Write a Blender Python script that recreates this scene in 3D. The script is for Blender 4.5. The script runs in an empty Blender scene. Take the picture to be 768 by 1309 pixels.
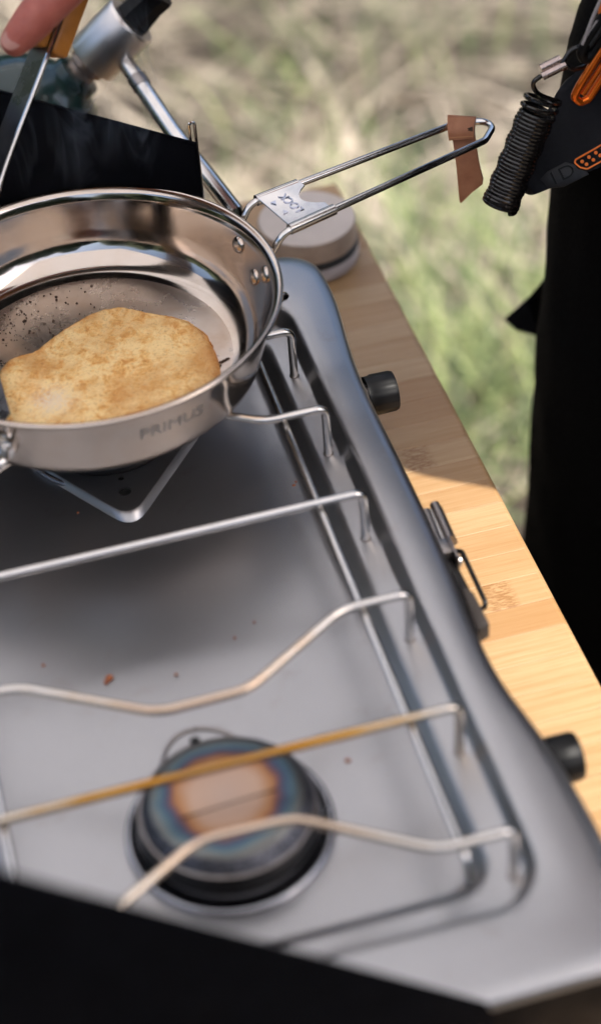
import bpy, bmesh, math, random
import numpy as np
from mathutils import Vector, Matrix, noise

random.seed(7)
RNG = np.random.default_rng(7)
scene = bpy.context.scene
COL = scene.collection
R = math.radians

# ------------------------------------------------------------------ camera
F_PX, PITCH, ROLL, YAW = 2472.0, 0.75135, -0.08223, 0.21112
CAM = Vector((-0.187574, -0.715375, 0.711716))
PW, PH = 768.0, 1309.0
_fwd = Vector((math.sin(YAW)*math.cos(PITCH), math.cos(YAW)*math.cos(PITCH), -math.sin(PITCH)))
_rt = Vector((math.cos(YAW), -math.sin(YAW), 0))
_up = _rt.cross(_fwd)
RT = math.cos(ROLL)*_rt + math.sin(ROLL)*_up
UP = -math.sin(ROLL)*_rt + math.cos(ROLL)*_up
FWD = _fwd
cam_data = bpy.data.cameras.new('camera')
cam = bpy.data.objects.new('camera', cam_data)
COL.objects.link(cam)
M = Matrix.Identity(4)
for i in range(3):
    M[i][0], M[i][1], M[i][2], M[i][3] = RT[i], UP[i], -FWD[i], CAM[i]
cam.matrix_world = M
cam_data.sensor_fit = 'VERTICAL'
cam_data.sensor_height = 24.0
cam_data.lens = F_PX/PH*24.0
cam_data.clip_start = 0.01
cam_data.clip_end = 5000
cam_data.dof.use_dof = True
cam_data.dof.focus_distance = 1.125
cam_data.dof.aperture_fstop = 2.25
scene.camera = cam

# ------------------------------------------------------------------ sky, sun, exposure
SUN_EL, SUN_DIR = R(57), Vector((0.77, -0.64))
SUN_AZ = math.atan2(SUN_DIR.x, SUN_DIR.y)
world = bpy.data.worlds.new('World')
scene.world = world
world.use_nodes = True
wn = world.node_tree
bg = wn.nodes['Background']
sky = wn.nodes.new('ShaderNodeTexSky')
sky.sky_type = 'NISHITA'
sky.sun_disc = False
sky.sun_elevation = SUN_EL
sky.sun_rotation = SUN_AZ
sky.air_density = 1.0
sky.dust_density = 3.0
sky.ozone_density = 1.0
wn.links.new(sky.outputs[0], bg.inputs[0])
bg.inputs[1].default_value = 0.15
sl = bpy.data.lights.new('sun', 'SUN')
sl.energy = 3.7
sl.angle = R(0.53)
sl.color = (1.0, 0.95, 0.87)
sun = bpy.data.objects.new('sun', sl)
COL.objects.link(sun)
sd = SUN_DIR.normalized()
LVEC = Vector((sd.x*math.cos(SUN_EL), sd.y*math.cos(SUN_EL), math.sin(SUN_EL)))
sun.rotation_euler = (-LVEC).to_track_quat('-Z', 'Y').to_euler()
sun.location = (3, -3, 6)
scene.view_settings.view_transform = 'Standard'
scene.view_settings.look = 'None'
scene.view_settings.exposure = 1.08
scene.view_settings.gamma = 1.0
try:
    scene.cycles.use_denoising = True
    scene.cycles.denoiser = 'OPENIMAGEDENOISE'
except Exception:
    pass
scene.cycles.volume_step_rate = 0.5
scene.cycles.max_bounces = 10
scene.cycles.sample_clamp_indirect = 8.0

# ------------------------------------------------------------------ reading real positions off known planes
def ray(x, y):
    return (RT*((x-PW/2)/F_PX) + UP*((PH/2-y)/F_PX) + FWD)
def on_z(x, y, z):
    d = ray(x, y); return CAM + d*((z-CAM.z)/d.z)
def on_y(x, y, Y):
    d = ray(x, y); return CAM + d*((Y-CAM.y)/d.y)
def on_x(x, y, X):
    d = ray(x, y); return CAM + d*((X-CAM.x)/d.x)
def on_plane(x, y, P, n):
    d = ray(x, y); return CAM + d*((P-CAM).dot(n)/d.dot(n))

# ------------------------------------------------------------------ materials
def new_mat(name):
    m = bpy.data.materials.new(name); m.use_nodes = True
    nt = m.node_tree
    return m, nt, nt.nodes['Principled BSDF']
def node(nt, kind, **kw):
    n = nt.nodes.new(kind)
    for k, v in kw.items():
        if k.startswith('in_'):
            n.inputs[int(k[3:]) if k[3:].isdigit() else k[3:].replace('_', ' ')].default_value = v
        else:
            setattr(n, k, v)
    return n
def ramp(nt, fac, stops, interp='LINEAR'):
    r = nt.nodes.new('ShaderNodeValToRGB')
    r.color_ramp.interpolation = interp
    el = r.color_ramp.elements
    while len(el) < len(stops): el.new(0.5)
    for e, (p, c) in zip(el, stops):
        e.position = p; e.color = (*c, 1) if len(c) == 3 else c
    nt.links.new(fac, r.inputs[0])
    return r
def coords(nt, scale=(1, 1, 1), loc=(0, 0, 0), rot=(0, 0, 0)):
    tc = nt.nodes.new('ShaderNodeTexCoord')
    mp = nt.nodes.new('ShaderNodeMapping')
    mp.inputs['Scale'].default_value = scale
    mp.inputs['Location'].default_value = loc
    mp.inputs['Rotation'].default_value = rot
    nt.links.new(tc.outputs['Object'], mp.inputs[0])
    return mp.outputs[0]
def noise_tex(nt, vec, scale, detail=4, rough=.55, dist=0):
    n = node(nt, 'ShaderNodeTexNoise')
    n.inputs['Scale'].default_value = scale
    n.inputs['Detail'].default_value = detail
    n.inputs['Roughness'].default_value = rough
    n.inputs['Distortion'].default_value = dist
    nt.links.new(vec, n.inputs['Vector'])
    return n
def maprange(nt, v, a, b, c, d):
    n = nt.nodes.new('ShaderNodeMapRange')
    for i, x in zip((1, 2, 3, 4), (a, b, c, d)): n.inputs[i].default_value = x
    nt.links.new(v, n.inputs[0])
    return n.outputs[0]
def math_n(nt, op, a, b=None):
    n = nt.nodes.new('ShaderNodeMath'); n.operation = op
    for i, v in enumerate((a, b)):
        if v is None: continue
        if isinstance(v, (int, float)): n.inputs[i].default_value = v
        else: nt.links.new(v, n.inputs[i])
    return n.outputs[0]
def mixc(nt, fac, a, b, mode='MIX'):
    n = nt.nodes.new('ShaderNodeMix'); n.data_type = 'RGBA'; n.blend_type = mode
    for i, v in ((0, fac), (6, a), (7, b)):
        if isinstance(v, (int, float)): n.inputs[i].default_value = v
        elif isinstance(v, tuple): n.inputs[i].default_value = (*v, 1) if len(v) == 3 else v
        else: nt.links.new(v, n.inputs[i])
    return n.outputs[2]
def bump(nt, b, h, strength, dist=.001):
    n = nt.nodes.new('ShaderNodeBump')
    n.inputs['Strength'].default_value = strength
    n.inputs['Distance'].default_value = dist
    nt.links.new(h, n.inputs['Height'])
    nt.links.new(n.outputs[0], b.inputs['Normal'])

def plain(name, col, rough=.5, metal=0., var=.12, nscale=40, bumpk=0., rvar=.08, spec=None):
    m, nt, b = new_mat(name)
    v = coords(nt)
    n = noise_tex(nt, v, nscale, 5)
    lo = tuple(c*(1-var) for c in col); hi = tuple(min(1, c*(1+var)) for c in col)
    r = ramp(nt, n.outputs[0], [(.3, lo), (.7, hi)])
    nt.links.new(r.outputs[0], b.inputs['Base Color'])
    n2 = noise_tex(nt, v, nscale*.6, 6)
    nt.links.new(maprange(nt, n2.outputs[0], .3, .7, max(.02, rough-rvar), rough+rvar), b.inputs['Roughness'])
    b.inputs['Metallic'].default_value = metal
    if spec is not None: b.inputs['Specular IOR Level'].default_value = spec
    if bumpk: bump(nt, b, n.outputs[0], bumpk)
    return m

MAT = {}
# satin steel of the stove top: faint brushing, dust and small scuffs
def satin(name, col, rough, dark=.9):
    m, nt, b = new_mat(name)
    v2 = coords(nt)
    sm = noise_tex(nt, v2, 9, 5, .55)
    sp = noise_tex(nt, v2, 560, 2)
    gr = noise_tex(nt, v2, 1500, 2)
    c1 = ramp(nt, sm.outputs[0], [(.3, tuple(x*dark for x in col)), (.75, col)])
    dust = ramp(nt, sp.outputs[0], [(.68, (0, 0, 0)), (.76, (1, 1, 1))])
    c = mixc(nt, math_n(nt, 'MULTIPLY', dust.outputs[0], .22), c1.outputs[0], (.6, .58, .55))
    # thin dried splashes
    st = noise_tex(nt, v2, 34, 6, .62, .8)
    film = ramp(nt, st.outputs[0], [(.60, (0, 0, 0)), (.74, (1, 1, 1))])
    c = mixc(nt, math_n(nt, 'MULTIPLY', film.outputs[0], .30), c, (.29, .235, .19))
    nt.links.new(c, b.inputs['Base Color'])
    b.inputs['Metallic'].default_value = .95
    rr = math_n(nt, 'ADD', maprange(nt, sm.outputs[0], .3, .7, -.03, .03), maprange(nt, gr.outputs[0], .3, .7, rough-.02, rough+.02))
    rr = math_n(nt, 'ADD', rr, math_n(nt, 'MULTIPLY', film.outputs[0], .08))
    nt.links.new(rr, b.inputs['Roughness'])
    bump(nt, b, gr.outputs[0], .03, .0003)
    return m
MAT['tray'] = satin('satin_steel_top', (.385, .378, .38), .32)
MAT['side'] = plain('dark_painted_side', (.007, .007, .008), .6, 0, .15, 60, spec=.08)
MAT['chrome'] = plain('polished_wire', (.66, .63, .60), .17, 1, .06, 60)
MAT['latch'] = plain('stamped_steel', (.30, .27, .255), .3, 1, .12, 90)
MAT['dark_steel'] = plain('dark_steel', (.022, .021, .021), .36, .8, .2, 120)
MAT['black_panel'] = plain('black_coated_steel', (.004, .0042, .0058), .6, 0, .2, 60, .02, spec=.03)
_nt = MAT['black_panel'].node_tree; _b = _nt.nodes['Principled BSDF']
_v = coords(_nt); _sp = noise_tex(_nt, _v, 420, 2); _sc = noise_tex(_nt, coords(_nt, (5, 5, 160)), 9, 3)
_d = ramp(_nt, _sp.outputs[0], [(.70, (0, 0, 0)), (.76, (1, 1, 1))]); _e = ramp(_nt, _sc.outputs[0], [(.66, (0, 0, 0)), (.72, (1, 1, 1))])
_l = _b.inputs['Base Color'].links[0].from_socket
_nt.links.new(mixc(_nt, math_n(_nt, 'ADD', math_n(_nt, 'MULTIPLY', _d.outputs[0], .10), math_n(_nt, 'MULTIPLY', _e.outputs[0], .012)), _l, (.35, .36, .40)), _b.inputs['Base Color'])
MAT['black_plastic'] = plain('black_plastic', (.004, .004, .0045), .42, 0, .15, 90, spec=.16)
MAT['black_cord'] = plain('black_coil_plastic', (.010, .0085, .008), .2, 0, .2, 200)
MAT['rubber'] = plain('dark_rubber_seal', (.03, .035, .04), .5, 0, .1, 80)
MAT['device'] = plain('matt_black_rubber', (.006, .0065, .0088), .45, 0, .2, 300, .05, spec=.10)
MAT['device_trim'] = plain('grey_black_trim', (.012, .012, .013), .42, 0, .2, 300, spec=.3)
MAT['orange_paint'] = plain('orange_print', (.85, .20, .02), .4, 0, .05, 100)
MAT['orange_metal'] = plain('orange_anodised', (.85, .17, .015), .2, .75, .08, 60)
MAT['grey_cord'] = plain('grey_cord', (.30, .28, .28), .6, 0, .2, 900)
MAT['ferrule'] = plain('ferrule_metal', (.42, .34, .31), .27, 1, .1, 200)
MAT['orange_wood'] = plain('orange_wood_scale', (.44, .165, .022), .42, 0, .2, 60)
MAT['blade'] = plain('spatula_steel', (.22, .22, .235), .3, 1, .1, 80)
MAT['green_can'] = plain('dark_green_enamel', (.012, .03, .028), .12, .0, .1, 30)
MAT['can_band'] = plain('canister_band', (.10, .095, .09), .3, .4, .2, 60)
MAT['jar_lid'] = plain('beige_lid', (.60, .50, .42), .5, 0, .06, 30)
MAT['jar_wood'] = plain('pale_wood_band', (.46, .35, .27), .45, 0, .15, 60)
MAT['jar_body'] = plain('pale_enamel', (.56, .52, .53), .3, 0, .05, 30)
MAT['trousers'] = plain('black_cloth', (.0035, .0032, .0030), .9, 0, .3, 500, .08, spec=.06)
MAT['shirt'] = plain('black_shirt_cloth', (.005, .005, .006), .9, 0, .3, 400, .08, spec=.06)
MAT['boot'] = plain('brown_boot', (.05, .03, .02), .6, 0, .2, 50)
MAT['hair'] = plain('dark_hair', (.03, .018, .01), .5, 0, .3, 200, .3)
MAT['eye'] = plain('eye', (.5, .48, .45), .2, 0, .05, 30)
MAT['nail'] = plain('nail', (.40, .19, .15), .35, 0, .05, 60)
MAT['ink'] = plain('etched_grey', (.33, .31, .29), .55, .6, .1, 200)
MAT['emboss'] = plain('stamped_letters', (.56, .57, .64), .22, 1, .1, 100)
MAT['burner_base'] = plain('burner_base_steel', (.30, .30, .32), .2, 1, .1, 60)
MAT['reflection_leaves'] = plain('reflection_leaves', (.028, .045, .02), .9, 0, .5, 1.5)
MAT['dark_recess'] = plain('dark_recess', (.008, .007, .006), .9)
MAT['thread'] = plain('tan_thread', (.50, .25, .11), .8)
MAT['rust'] = plain('rusty_flake', (.30, .09, .03), .8, 0, .3, 900)
MAT['crumb'] = plain('pancake_crumb', (.60, .40, .18), .8, 0, .3, 900)
MAT['burnt'] = plain('burnt_crumb', (.055, .028, .014), .8, 0, .3, 900)
MAT['table_leg'] = plain('table_leg_metal', (.06, .06, .06), .4, .6)

# translucent canvas of the added shade caster, lets some daylight through
m, nt, b = new_mat('canvas')
tr = nt.nodes.new('ShaderNodeBsdfTranslucent'); tr.inputs[0].default_value = (.93, .93, .95, 1)
mx = nt.nodes.new('ShaderNodeMixShader'); mx.inputs[0].default_value = .62
b.inputs['Base Color'].default_value = (.80, .79, .78, 1); b.inputs['Roughness'].default_value = .9
nt.links.new(b.outputs[0], mx.inputs[1]); nt.links.new(tr.outputs[0], mx.inputs[2])
nt.links.new(mx.outputs[0], nt.nodes['Material Output'].inputs['Surface'])
MAT['canvas'] = m
# skin
m, nt, b = new_mat('skin')
v = coords(nt)
n1 = noise_tex(nt, v, 90, 6, .7); n2 = noise_tex(nt, v, 600, 4)
r = ramp(nt, n1.outputs[0], [(.3, (.33, .075, .055)), (.7, (.44, .135, .10))])
nt.links.new(r.outputs[0], b.inputs['Base Color'])
b.inputs['Roughness'].default_value = .5
b.inputs['Subsurface Weight'].default_value = .15
b.inputs['Subsurface Radius'].default_value = (.01, .004, .002)
bump(nt, b, n2.outputs[0], .5, .0008)
MAT['skin'] = m

# leather
m, nt, b = new_mat('brown_leather')
v = coords(nt)
n1 = noise_tex(nt, v, 120, 5); n2 = noise_tex(nt, v, 1200, 3)
r = ramp(nt, n1.outputs[0], [(.25, (.25, .092, .038)), (.75, (.38, .155, .072))])
c = mixc(nt, maprange(nt, n2.outputs[0], .4, .7, 0, .3), r.outputs[0], (.40, .18, .09))
nt.links.new(c, b.inputs['Base Color'])
b.inputs['Roughness'].default_value = .62
bump(nt, b, n2.outputs[0], .35, .0006)
MAT['leather'] = m

# pan steel: polished, with tea-coloured heat film, streaks and burnt specks on the floor
def pan_mat(name, rough, stain, col=(.56, .485, .42)):
    m, nt, b = new_mat(name)
    v = coords(nt)
    n1 = noise_tex(nt, v, 22, 6, .65, .4)
    n2 = noise_tex(nt, v, 300, 3)
    n3 = noise_tex(nt, v, 9, 4, .6)
    film = ramp(nt, n1.outputs[0], [(.42, (0, 0, 0)), (.75, (1, 1, 1))])
    c = mixc(nt, math_n(nt, 'MULTIPLY', film.outputs[0], stain), col, (.50, .30, .15))
    if stain > .3:
        sp = noise_tex(nt, v, 260, 3, .6)
        gate = ramp(nt, n3.outputs[0], [(.45, (0, 0, 0)), (.62, (1, 1, 1))])
        spots = ramp(nt, sp.outputs[0], [(.60, (0, 0, 0)), (.68, (1, 1, 1))])
        c = mixc(nt, math_n(nt, 'MULTIPLY', math_n(nt, 'MULTIPLY', gate.outputs[0], spots.outputs[0]), .7), c, (.06, .035, .02))
    nt.links.new(c, b.inputs['Base Color'])
    b.inputs['Metallic'].default_value = 1
    nt.links.new(maprange(nt, n1.outputs[0], .35, .75, rough, rough+.13), b.inputs['Roughness'])
    bump(nt, b, n2.outputs[0], .02, .0003)
    return m
MAT['pan'] = pan_mat('polished_pan_steel', .07, .30)
MAT['pan_floor'] = pan_mat('cooked_pan_floor', .23, .55, (.66, .59, .53))

# wires: heat tint gold near the flame
def wire_mat(name, cx, cy, amount):
    m, nt, b = new_mat(name)
    tc = nt.nodes.new('ShaderNodeTexCoord')
    d = nt.nodes.new('ShaderNodeVectorMath'); d.operation = 'DISTANCE'
    nt.links.new(tc.outputs['Object'], d.inputs[0])
    d.inputs[1].default_value = (cx, cy, .033+.080)
    n = noise_tex(nt, tc.outputs['Object'], 60, 5)
    dd = math_n(nt, 'ADD', d.outputs['Value'], maprange(nt, n.outputs[0], .3, .7, -.018, .018))
    r = ramp(nt, math_n(nt, 'MULTIPLY', dd, 5), [(.0, (.34, .19, .07)), (.17, (.47, .22, .04)), (.30, (.52, .29, .085)), (.47, (.60, .50, .38)), (.7, (.66, .63, .60))])
    c = mixc(nt, amount, (.66, .63, .60), r.outputs[0])
    nt.links.new(c, b.inputs['Base Color'])
    b.inputs['Metallic'].default_value = 1
    b.inputs['Roughness'].default_value = .24
    return m

# burner cap: heat tint rings round the middle
m, nt, b = new_mat('heat_tinted_cap')
tc = nt.nodes.new('ShaderNodeTexCoord')
sep = nt.nodes.new('ShaderNodeSeparateXYZ'); nt.links.new(tc.outputs['Object'], sep.inputs[0])
rad = math_n(nt, 'SQRT', math_n(nt, 'ADD', math_n(nt, 'POWER', sep.outputs[0], 2.), math_n(nt, 'POWER', sep.outputs[1], 2.)))
nz = noise_tex(nt, tc.outputs['Object'], 40, 3)
rad2 = math_n(nt, 'ADD', rad, maprange(nt, nz.outputs[0], .3, .7, -.002, .002))
r = ramp(nt, math_n(nt, 'MULTIPLY', rad2, 25.*.86), [(.0, (.40, .29, .23)), (.34, (.43, .29, .21)), (.47, (.34, .16, .065)), (.535, (.13, .065, .075)),
         (.585, (.055, .075, .12)), (.65, (.08, .135, .16)), (.71, (.16, .165, .155)), (.84, (.12, .11, .105)), (1.0, (.06, .057, .055))])
nt.links.new(r.outputs[0], b.inputs['Base Color'])
b.inputs['Metallic'].default_value = .85
b.inputs['Roughness'].default_value = .38
bump(nt, b, nz.outputs[0], .05)
MAT['cap'] = m
m, nt, b = new_mat('burner_mesh')
v = coords(nt)
vo = node(nt, 'ShaderNodeTexVoronoi'); vo.inputs['Scale'].default_value = 700; nt.links.new(v, vo.inputs['Vector'])
r = ramp(nt, vo.outputs['Distance'], [(.2, (.012, .012, .013)), (.6, (.11, .11, .125))])
nt.links.new(r.outputs[0], b.inputs['Base Color'])
b.inputs['Metallic'].default_value = .9; b.inputs['Roughness'].default_value = .35
bump(nt, b, vo.outputs['Distance'], .5, .0006)
MAT['burner_mesh'] = m

# pancake
m, nt, b = new_mat('pancake_crust')
v = coords(nt)
big = noise_tex(nt, v, 26, 5, .6, .3); mid = noise_tex(nt, v, 130, 6, .72, .5); fine = noise_tex(nt, v, 640, 4, .75)
c = ramp(nt, mid.outputs[0], [(.28, (.93, .67, .30)), (.47, (.93, .65, .29)), (.55, (.86, .50, .165)), (.64, (.68, .30, .065)), (.78, (.42, .14, .025))])
c2 = mixc(nt, maprange(nt, big.outputs[0], .47, .66, 0, .75), c.outputs[0], (.62, .29, .075))
c3 = mixc(nt, maprange(nt, fine.outputs[0], .52, .72, 0, .65), c2, (.36, .15, .045))
att = node(nt, 'ShaderNodeAttribute', attribute_name='rim')
c4 = mixc(nt, math_n(nt, 'MULTIPLY', att.outputs['Fac'], maprange(nt, mid.outputs[0], .35, .6, .45, 1)), c3, (.50, .19, .04))
att2 = node(nt, 'ShaderNodeAttribute', attribute_name='flour')
c5 = mixc(nt, math_n(nt, 'MULTIPLY', att2.outputs['Fac'], maprange(nt, fine.outputs[0], .35, .6, 0, 1)), c4, (.80, .66, .50))
nt.links.new(c5, b.inputs['Base Color'])
b.inputs['Roughness'].default_value = .62
b.inputs['Subsurface Weight'].default_value = .08
b.inputs['Subsurface Radius'].default_value = (.006, .003, .001)
h = math_n(nt, 'ADD', math_n(nt, 'MULTIPLY', mid.outputs[0], .5), math_n(nt, 'MULTIPLY', fine.outputs[0], .6))
bump(nt, b, h, .8, .0022)
MAT['pancake'] = m

# bamboo
m, nt, b = new_mat('bamboo')
oi = nt.nodes.new('ShaderNodeObjectInfo')
tc = nt.nodes.new('ShaderNodeTexCoord')
add = nt.nodes.new('ShaderNodeVectorMath'); add.operation = 'ADD'
cmb = nt.nodes.new('ShaderNodeCombineXYZ')
nt.links.new(math_n(nt, 'MULTIPLY', oi.outputs['Random'], 37.), cmb.inputs[0])
nt.links.new(math_n(nt, 'MULTIPLY', oi.outputs['Random'], 91.), cmb.inputs[1])
nt.links.new(tc.outputs['Object'], add.inputs[0]); nt.links.new(cmb.outputs[0], add.inputs[1])
def strv(s):
    mp = nt.nodes.new('ShaderNodeMapping'); mp.inputs['Scale'].default_value = s
    nt.links.new(add.outputs[0], mp.inputs[0]); return mp.outputs[0]
g1 = noise_tex(nt, strv((3, 130, 40)), 4, 5, .6)
g2 = noise_tex(nt, strv((16, 700, 40)), 3, 4, .6)
base = ramp(nt, oi.outputs['Random'], [(0, (.35, .20, .088)), (.5, (.41, .262, .13)), (1, (.455, .312, .168))])
c = mixc(nt, maprange(nt, g1.outputs[0], .35, .7, 0, .55), base.outputs[0], (.29, .145, .048))
c = mixc(nt, maprange(nt, g2.outputs[0], .5, .72, 0, .45), c, (.27, .13, .04))
# the dark fleck of a bamboo joint somewhere along the strip
sep = nt.nodes.new('ShaderNodeSeparateXYZ'); nt.links.new(tc.outputs['Object'], sep.inputs[0])
pos = math_n(nt, 'SUBTRACT', math_n(nt, 'MULTIPLY', math_n(nt, 'FRACT', math_n(nt, 'MULTIPLY', oi.outputs['Random'], 17.3)), .22), .11)
dx = math_n(nt, 'ABSOLUTE', math_n(nt, 'SUBTRACT', sep.outputs[0], pos))
knot = maprange(nt, dx, .006, .011, 1, 0)
g3 = noise_tex(nt, strv((150, 700, 40)), 1.6, 3, .6)
kn = math_n(nt, 'MULTIPLY', knot, maprange(nt, g3.outputs[0], .42, .58, 0, .75))
c = mixc(nt, kn, c, (.21, .085, .02))
nt.links.new(c, b.inputs['Base Color'])
nt.links.new(maprange(nt, g2.outputs[0], .3, .7, .36, .52), b.inputs['Roughness'])
bump(nt, b, g2.outputs[0], .1, .0004)
MAT['bamboo'] = m

# ground and grasses
m, nt, b = new_mat('dry_ground')
v = coords(nt)
n1 = noise_tex(nt, v, 1.4, 6, .6); n2 = noise_tex(nt, v, 9, 6, .7)
c1 = ramp(nt, n2.outputs[0], [(.25, (.04, .032, .024)), (.5, (.095, .077, .058)), (.75, (.19, .16, .12))])
c = mixc(nt, maprange(nt, n1.outputs[0], .58, .74, 0, .35), c1.outputs[0], (.07, .085, .04))
nt.links.new(c, b.inputs['Base Color']); b.inputs['Roughness'].default_value = .95
bump(nt, b, n2.outputs[0], .6, .03)
MAT['ground'] = m
def blade_mat(name, a, bcol, cc):
    m, nt, b = new_mat(name)
    att = node(nt, 'ShaderNodeAttribute', attribute_name='tone')
    r = ramp(nt, att.outputs['Fac'], [(0, a), (.55, bcol), (1, cc)])
    nt.links.new(r.outputs[0], b.inputs['Base Color']); b.inputs['Roughness'].default_value = .7
    return m
MAT['straw'] = blade_mat('straw', (.035, .027, .02), (.17, .132, .093), (.55, .47, .365))
MAT['grass'] = blade_mat('green_blade', (.035, .06, .028), (.095, .14, .052), (.32, .36, .14))

# ------------------------------------------------------------------ mesh helpers
def wloc(o):
    v = Vector((0, 0, 0))
    while o is not None:
        v += o.location; o = o.parent
    return v
def link_mesh(name, me, mat, parent=None, origin=None, smooth=True, angle=42):
    """origin: world point the object's own origin sits at (meshes are made in world coordinates)."""
    p = wloc(parent) if parent else Vector((0, 0, 0))
    origin = p if origin is None else Vector(origin)
    me.transform(Matrix.Translation(-origin))
    mats = mat if isinstance(mat, (list, tuple)) else [mat]
    for x in mats: me.materials.append(x)
    if smooth:
        me.shade_smooth()
        try: me.set_sharp_from_angle(angle=R(angle))
        except Exception: pass
    o = bpy.data.objects.new(name, me)
    COL.objects.link(o)
    if parent: o.parent = parent
    o.location = origin - p
    return o
def obj(name, bm, mat, parent=None, origin=None, smooth=True, angle=42):
    bmesh.ops.recalc_face_normals(bm, faces=bm.faces[:])
    me = bpy.data.meshes.new(name)
    bm.to_mesh(me); bm.free()
    return link_mesh(name, me, mat, parent, origin, smooth, angle)
def tag(o, label=None, cat=None, group=None, kind=None):
    for k, v in (('label', label), ('category', cat), ('group', group), ('kind', kind)):
        if v: o[k] = v
    return o
def thing(name, loc, label, cat, group=None):
    o = bpy.data.objects.new(name, None); o.empty_display_size = .02
    COL.objects.link(o); o.location = loc
    return tag(o, label, cat, group)

def frame_of(d):
    d = d.normalized()
    a = Vector((0, 0, 1)) if abs(d.z) < .9 else Vector((1, 0, 0))
    u = d.cross(a).normalized(); return u, d.cross(u).normalized()
def fillet(pts, r, n=5, closed=False):
    pts = [Vector(p) for p in pts]; out = []
    N = len(pts)
    for i, p in enumerate(pts):
        if not closed and i in (0, N-1): out.append(p); continue
        a = pts[i-1]-p; c = pts[(i+1) % N]-p
        rr = r[i] if isinstance(r, (list, tuple)) else r
        ang = a.angle(c)
        if ang > math.pi-.01: out.append(p); continue
        t = min(rr/math.tan(ang/2), a.length*.49, c.length*.49)
        s = p+a.normalized()*t; e = p+c.normalized()*t
        for k in range(n+1):
            q = k/n
            out.append(s*(1-q)**2 + p*2*q*(1-q) + e*q*q)
    return out
def tube(bm, pts, r, n=12, closed=False, cap=True, flat=None):
    pts = [Vector(p) for p in pts]; N = len(pts)
    rad = r if isinstance(r, (list, tuple)) else [r]*N
    tang = []
    for i in range(N):
        if closed: t = pts[(i+1) % N]-pts[i-1]
        else: t = pts[min(i+1, N-1)]-pts[max(i-1, 0)]
        tang.append(t.normalized())
    u, _ = frame_of(tang[0]); rings = []
    for i in range(N):
        t = tang[i]; u = (u-t*u.dot(t)).normalized(); w = t.cross(u)
        rings.append([bm.verts.new(pts[i]+(u*math.cos(2*math.pi*k/n)+w*math.sin(2*math.pi*k/n)*(flat or 1))*rad[i]) for k in range(n)])
    for i in range(N if closed else N-1):
        a, c = rings[i], rings[(i+1) % N]
        off = 0
        if closed and i == N-1:
            off = min(range(n), key=lambda s: (a[0].co-c[s].co).length)
        for k in range(n):
            bm.faces.new((a[k], a[(k+1) % n], c[(k+1+off) % n], c[(k+off) % n]))
    if cap and not closed:
        for ring in (rings[0], rings[-1]):
            bm.faces.new(ring)
    return rings
def lathe(bm, prof, c, n=64, axis=None, u0=None):
    """prof: (radius, height) pairs along axis from c"""
    c = Vector(c); ax = Vector((0, 0, 1)) if axis is None else Vector(axis).normalized()
    if axis is None: u, w = Vector((1, 0, 0)), Vector((0, 1, 0))
    else: u, w = frame_of(ax)
    rings = []
    for r, h in prof:
        if r < 1e-6: rings.append([bm.verts.new(c+ax*h)]); continue
        rings.append([bm.verts.new(c+ax*h+(u*math.cos(2*math.pi*k/n)+w*math.sin(2*math.pi*k/n))*r) for k in range(n)])
    for a, d in zip(rings, rings[1:]):
        for k in range(n):
            k2 = (k+1) % n
            if len(a) == 1 and len(d) == 1: continue
            if len(a) == 1: bm.faces.new((a[0], d[k], d[k2]))
            elif len(d) == 1: bm.faces.new((a[k], a[k2], d[0]))
            else: bm.faces.new((a[k], a[k2], d[k2], d[k]))
    return rings
def box(bm, c, size, axes=None, bev=0, seg=2):
    c = Vector(c); X, Y, Z = axes if axes else (Vector((1, 0, 0)), Vector((0, 1, 0)), Vector((0, 0, 1)))
    sub = bmesh.new()
    bmesh.ops.create_cube(sub, size=1)
    for v in sub.verts: v.co = Vector((v.co.x*size[0], v.co.y*size[1], v.co.z*size[2]))
    if bev: bmesh.ops.bevel(sub, geom=sub.edges[:], offset=bev, segments=seg, affect='EDGES', profile=.5)
    for v in sub.verts: v.co = c+X*v.co.x+Y*v.co.y+Z*v.co.z
    merge(bm, sub)
def merge(bm, sub):
    me = bpy.data.meshes.new('tmp'); sub.to_mesh(me); sub.free(); bm.from_mesh(me); bpy.data.meshes.remove(me)
def prism(bm, pts, d, bev=0, seg=2):
    """closed outline pts extruded by vector d"""
    sub = bmesh.new(); d = Vector(d)
    a = [sub.verts.new(p) for p in pts]; c = [sub.verts.new(Vector(p)+d) for p in pts]
    f = [sub.faces.new(a), sub.faces.new(c[::-1])]
    N = len(pts)
    for i in range(N): sub.faces.new((a[i], c[i], c[(i+1) % N], a[(i+1) % N]))
    if bev:
        ed = [e for e in sub.edges if (e.verts[0] in a) == (e.verts[1] in a)]
        bmesh.ops.bevel(sub, geom=ed, offset=bev, segments=seg, affect='EDGES', profile=.5)
    bmesh.ops.triangulate(sub, faces=[f for f in sub.faces if len(f.verts) > 4])
    merge(bm, sub)
def spline(pts, n=8, closed=False):
    pts = [Vector(p) for p in pts]; N = len(pts); out = []
    for i in range(N if closed else N-1):
        g = lambda k: pts[k % N] if closed else pts[max(0, min(N-1, k))]
        p0, p1, p2, p3 = g(i-1), g(i), g(i+1), g(i+2)
        for k in range(n):
            t = k/n
            out.append(.5*((2*p1)+(p2-p0)*t+(2*p0-5*p1+4*p2-p3)*t*t+(3*p1-p0-3*p2+p3)*t**3))
    if not closed: out.append(pts[-1])
    return out
def eval_mesh(o):
    dg = bpy.context.evaluated_depsgraph_get()
    me = bpy.data.meshes.new_from_object(o.evaluated_get(dg))
    d = o.data; bpy.data.objects.remove(o)
    return me
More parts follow.
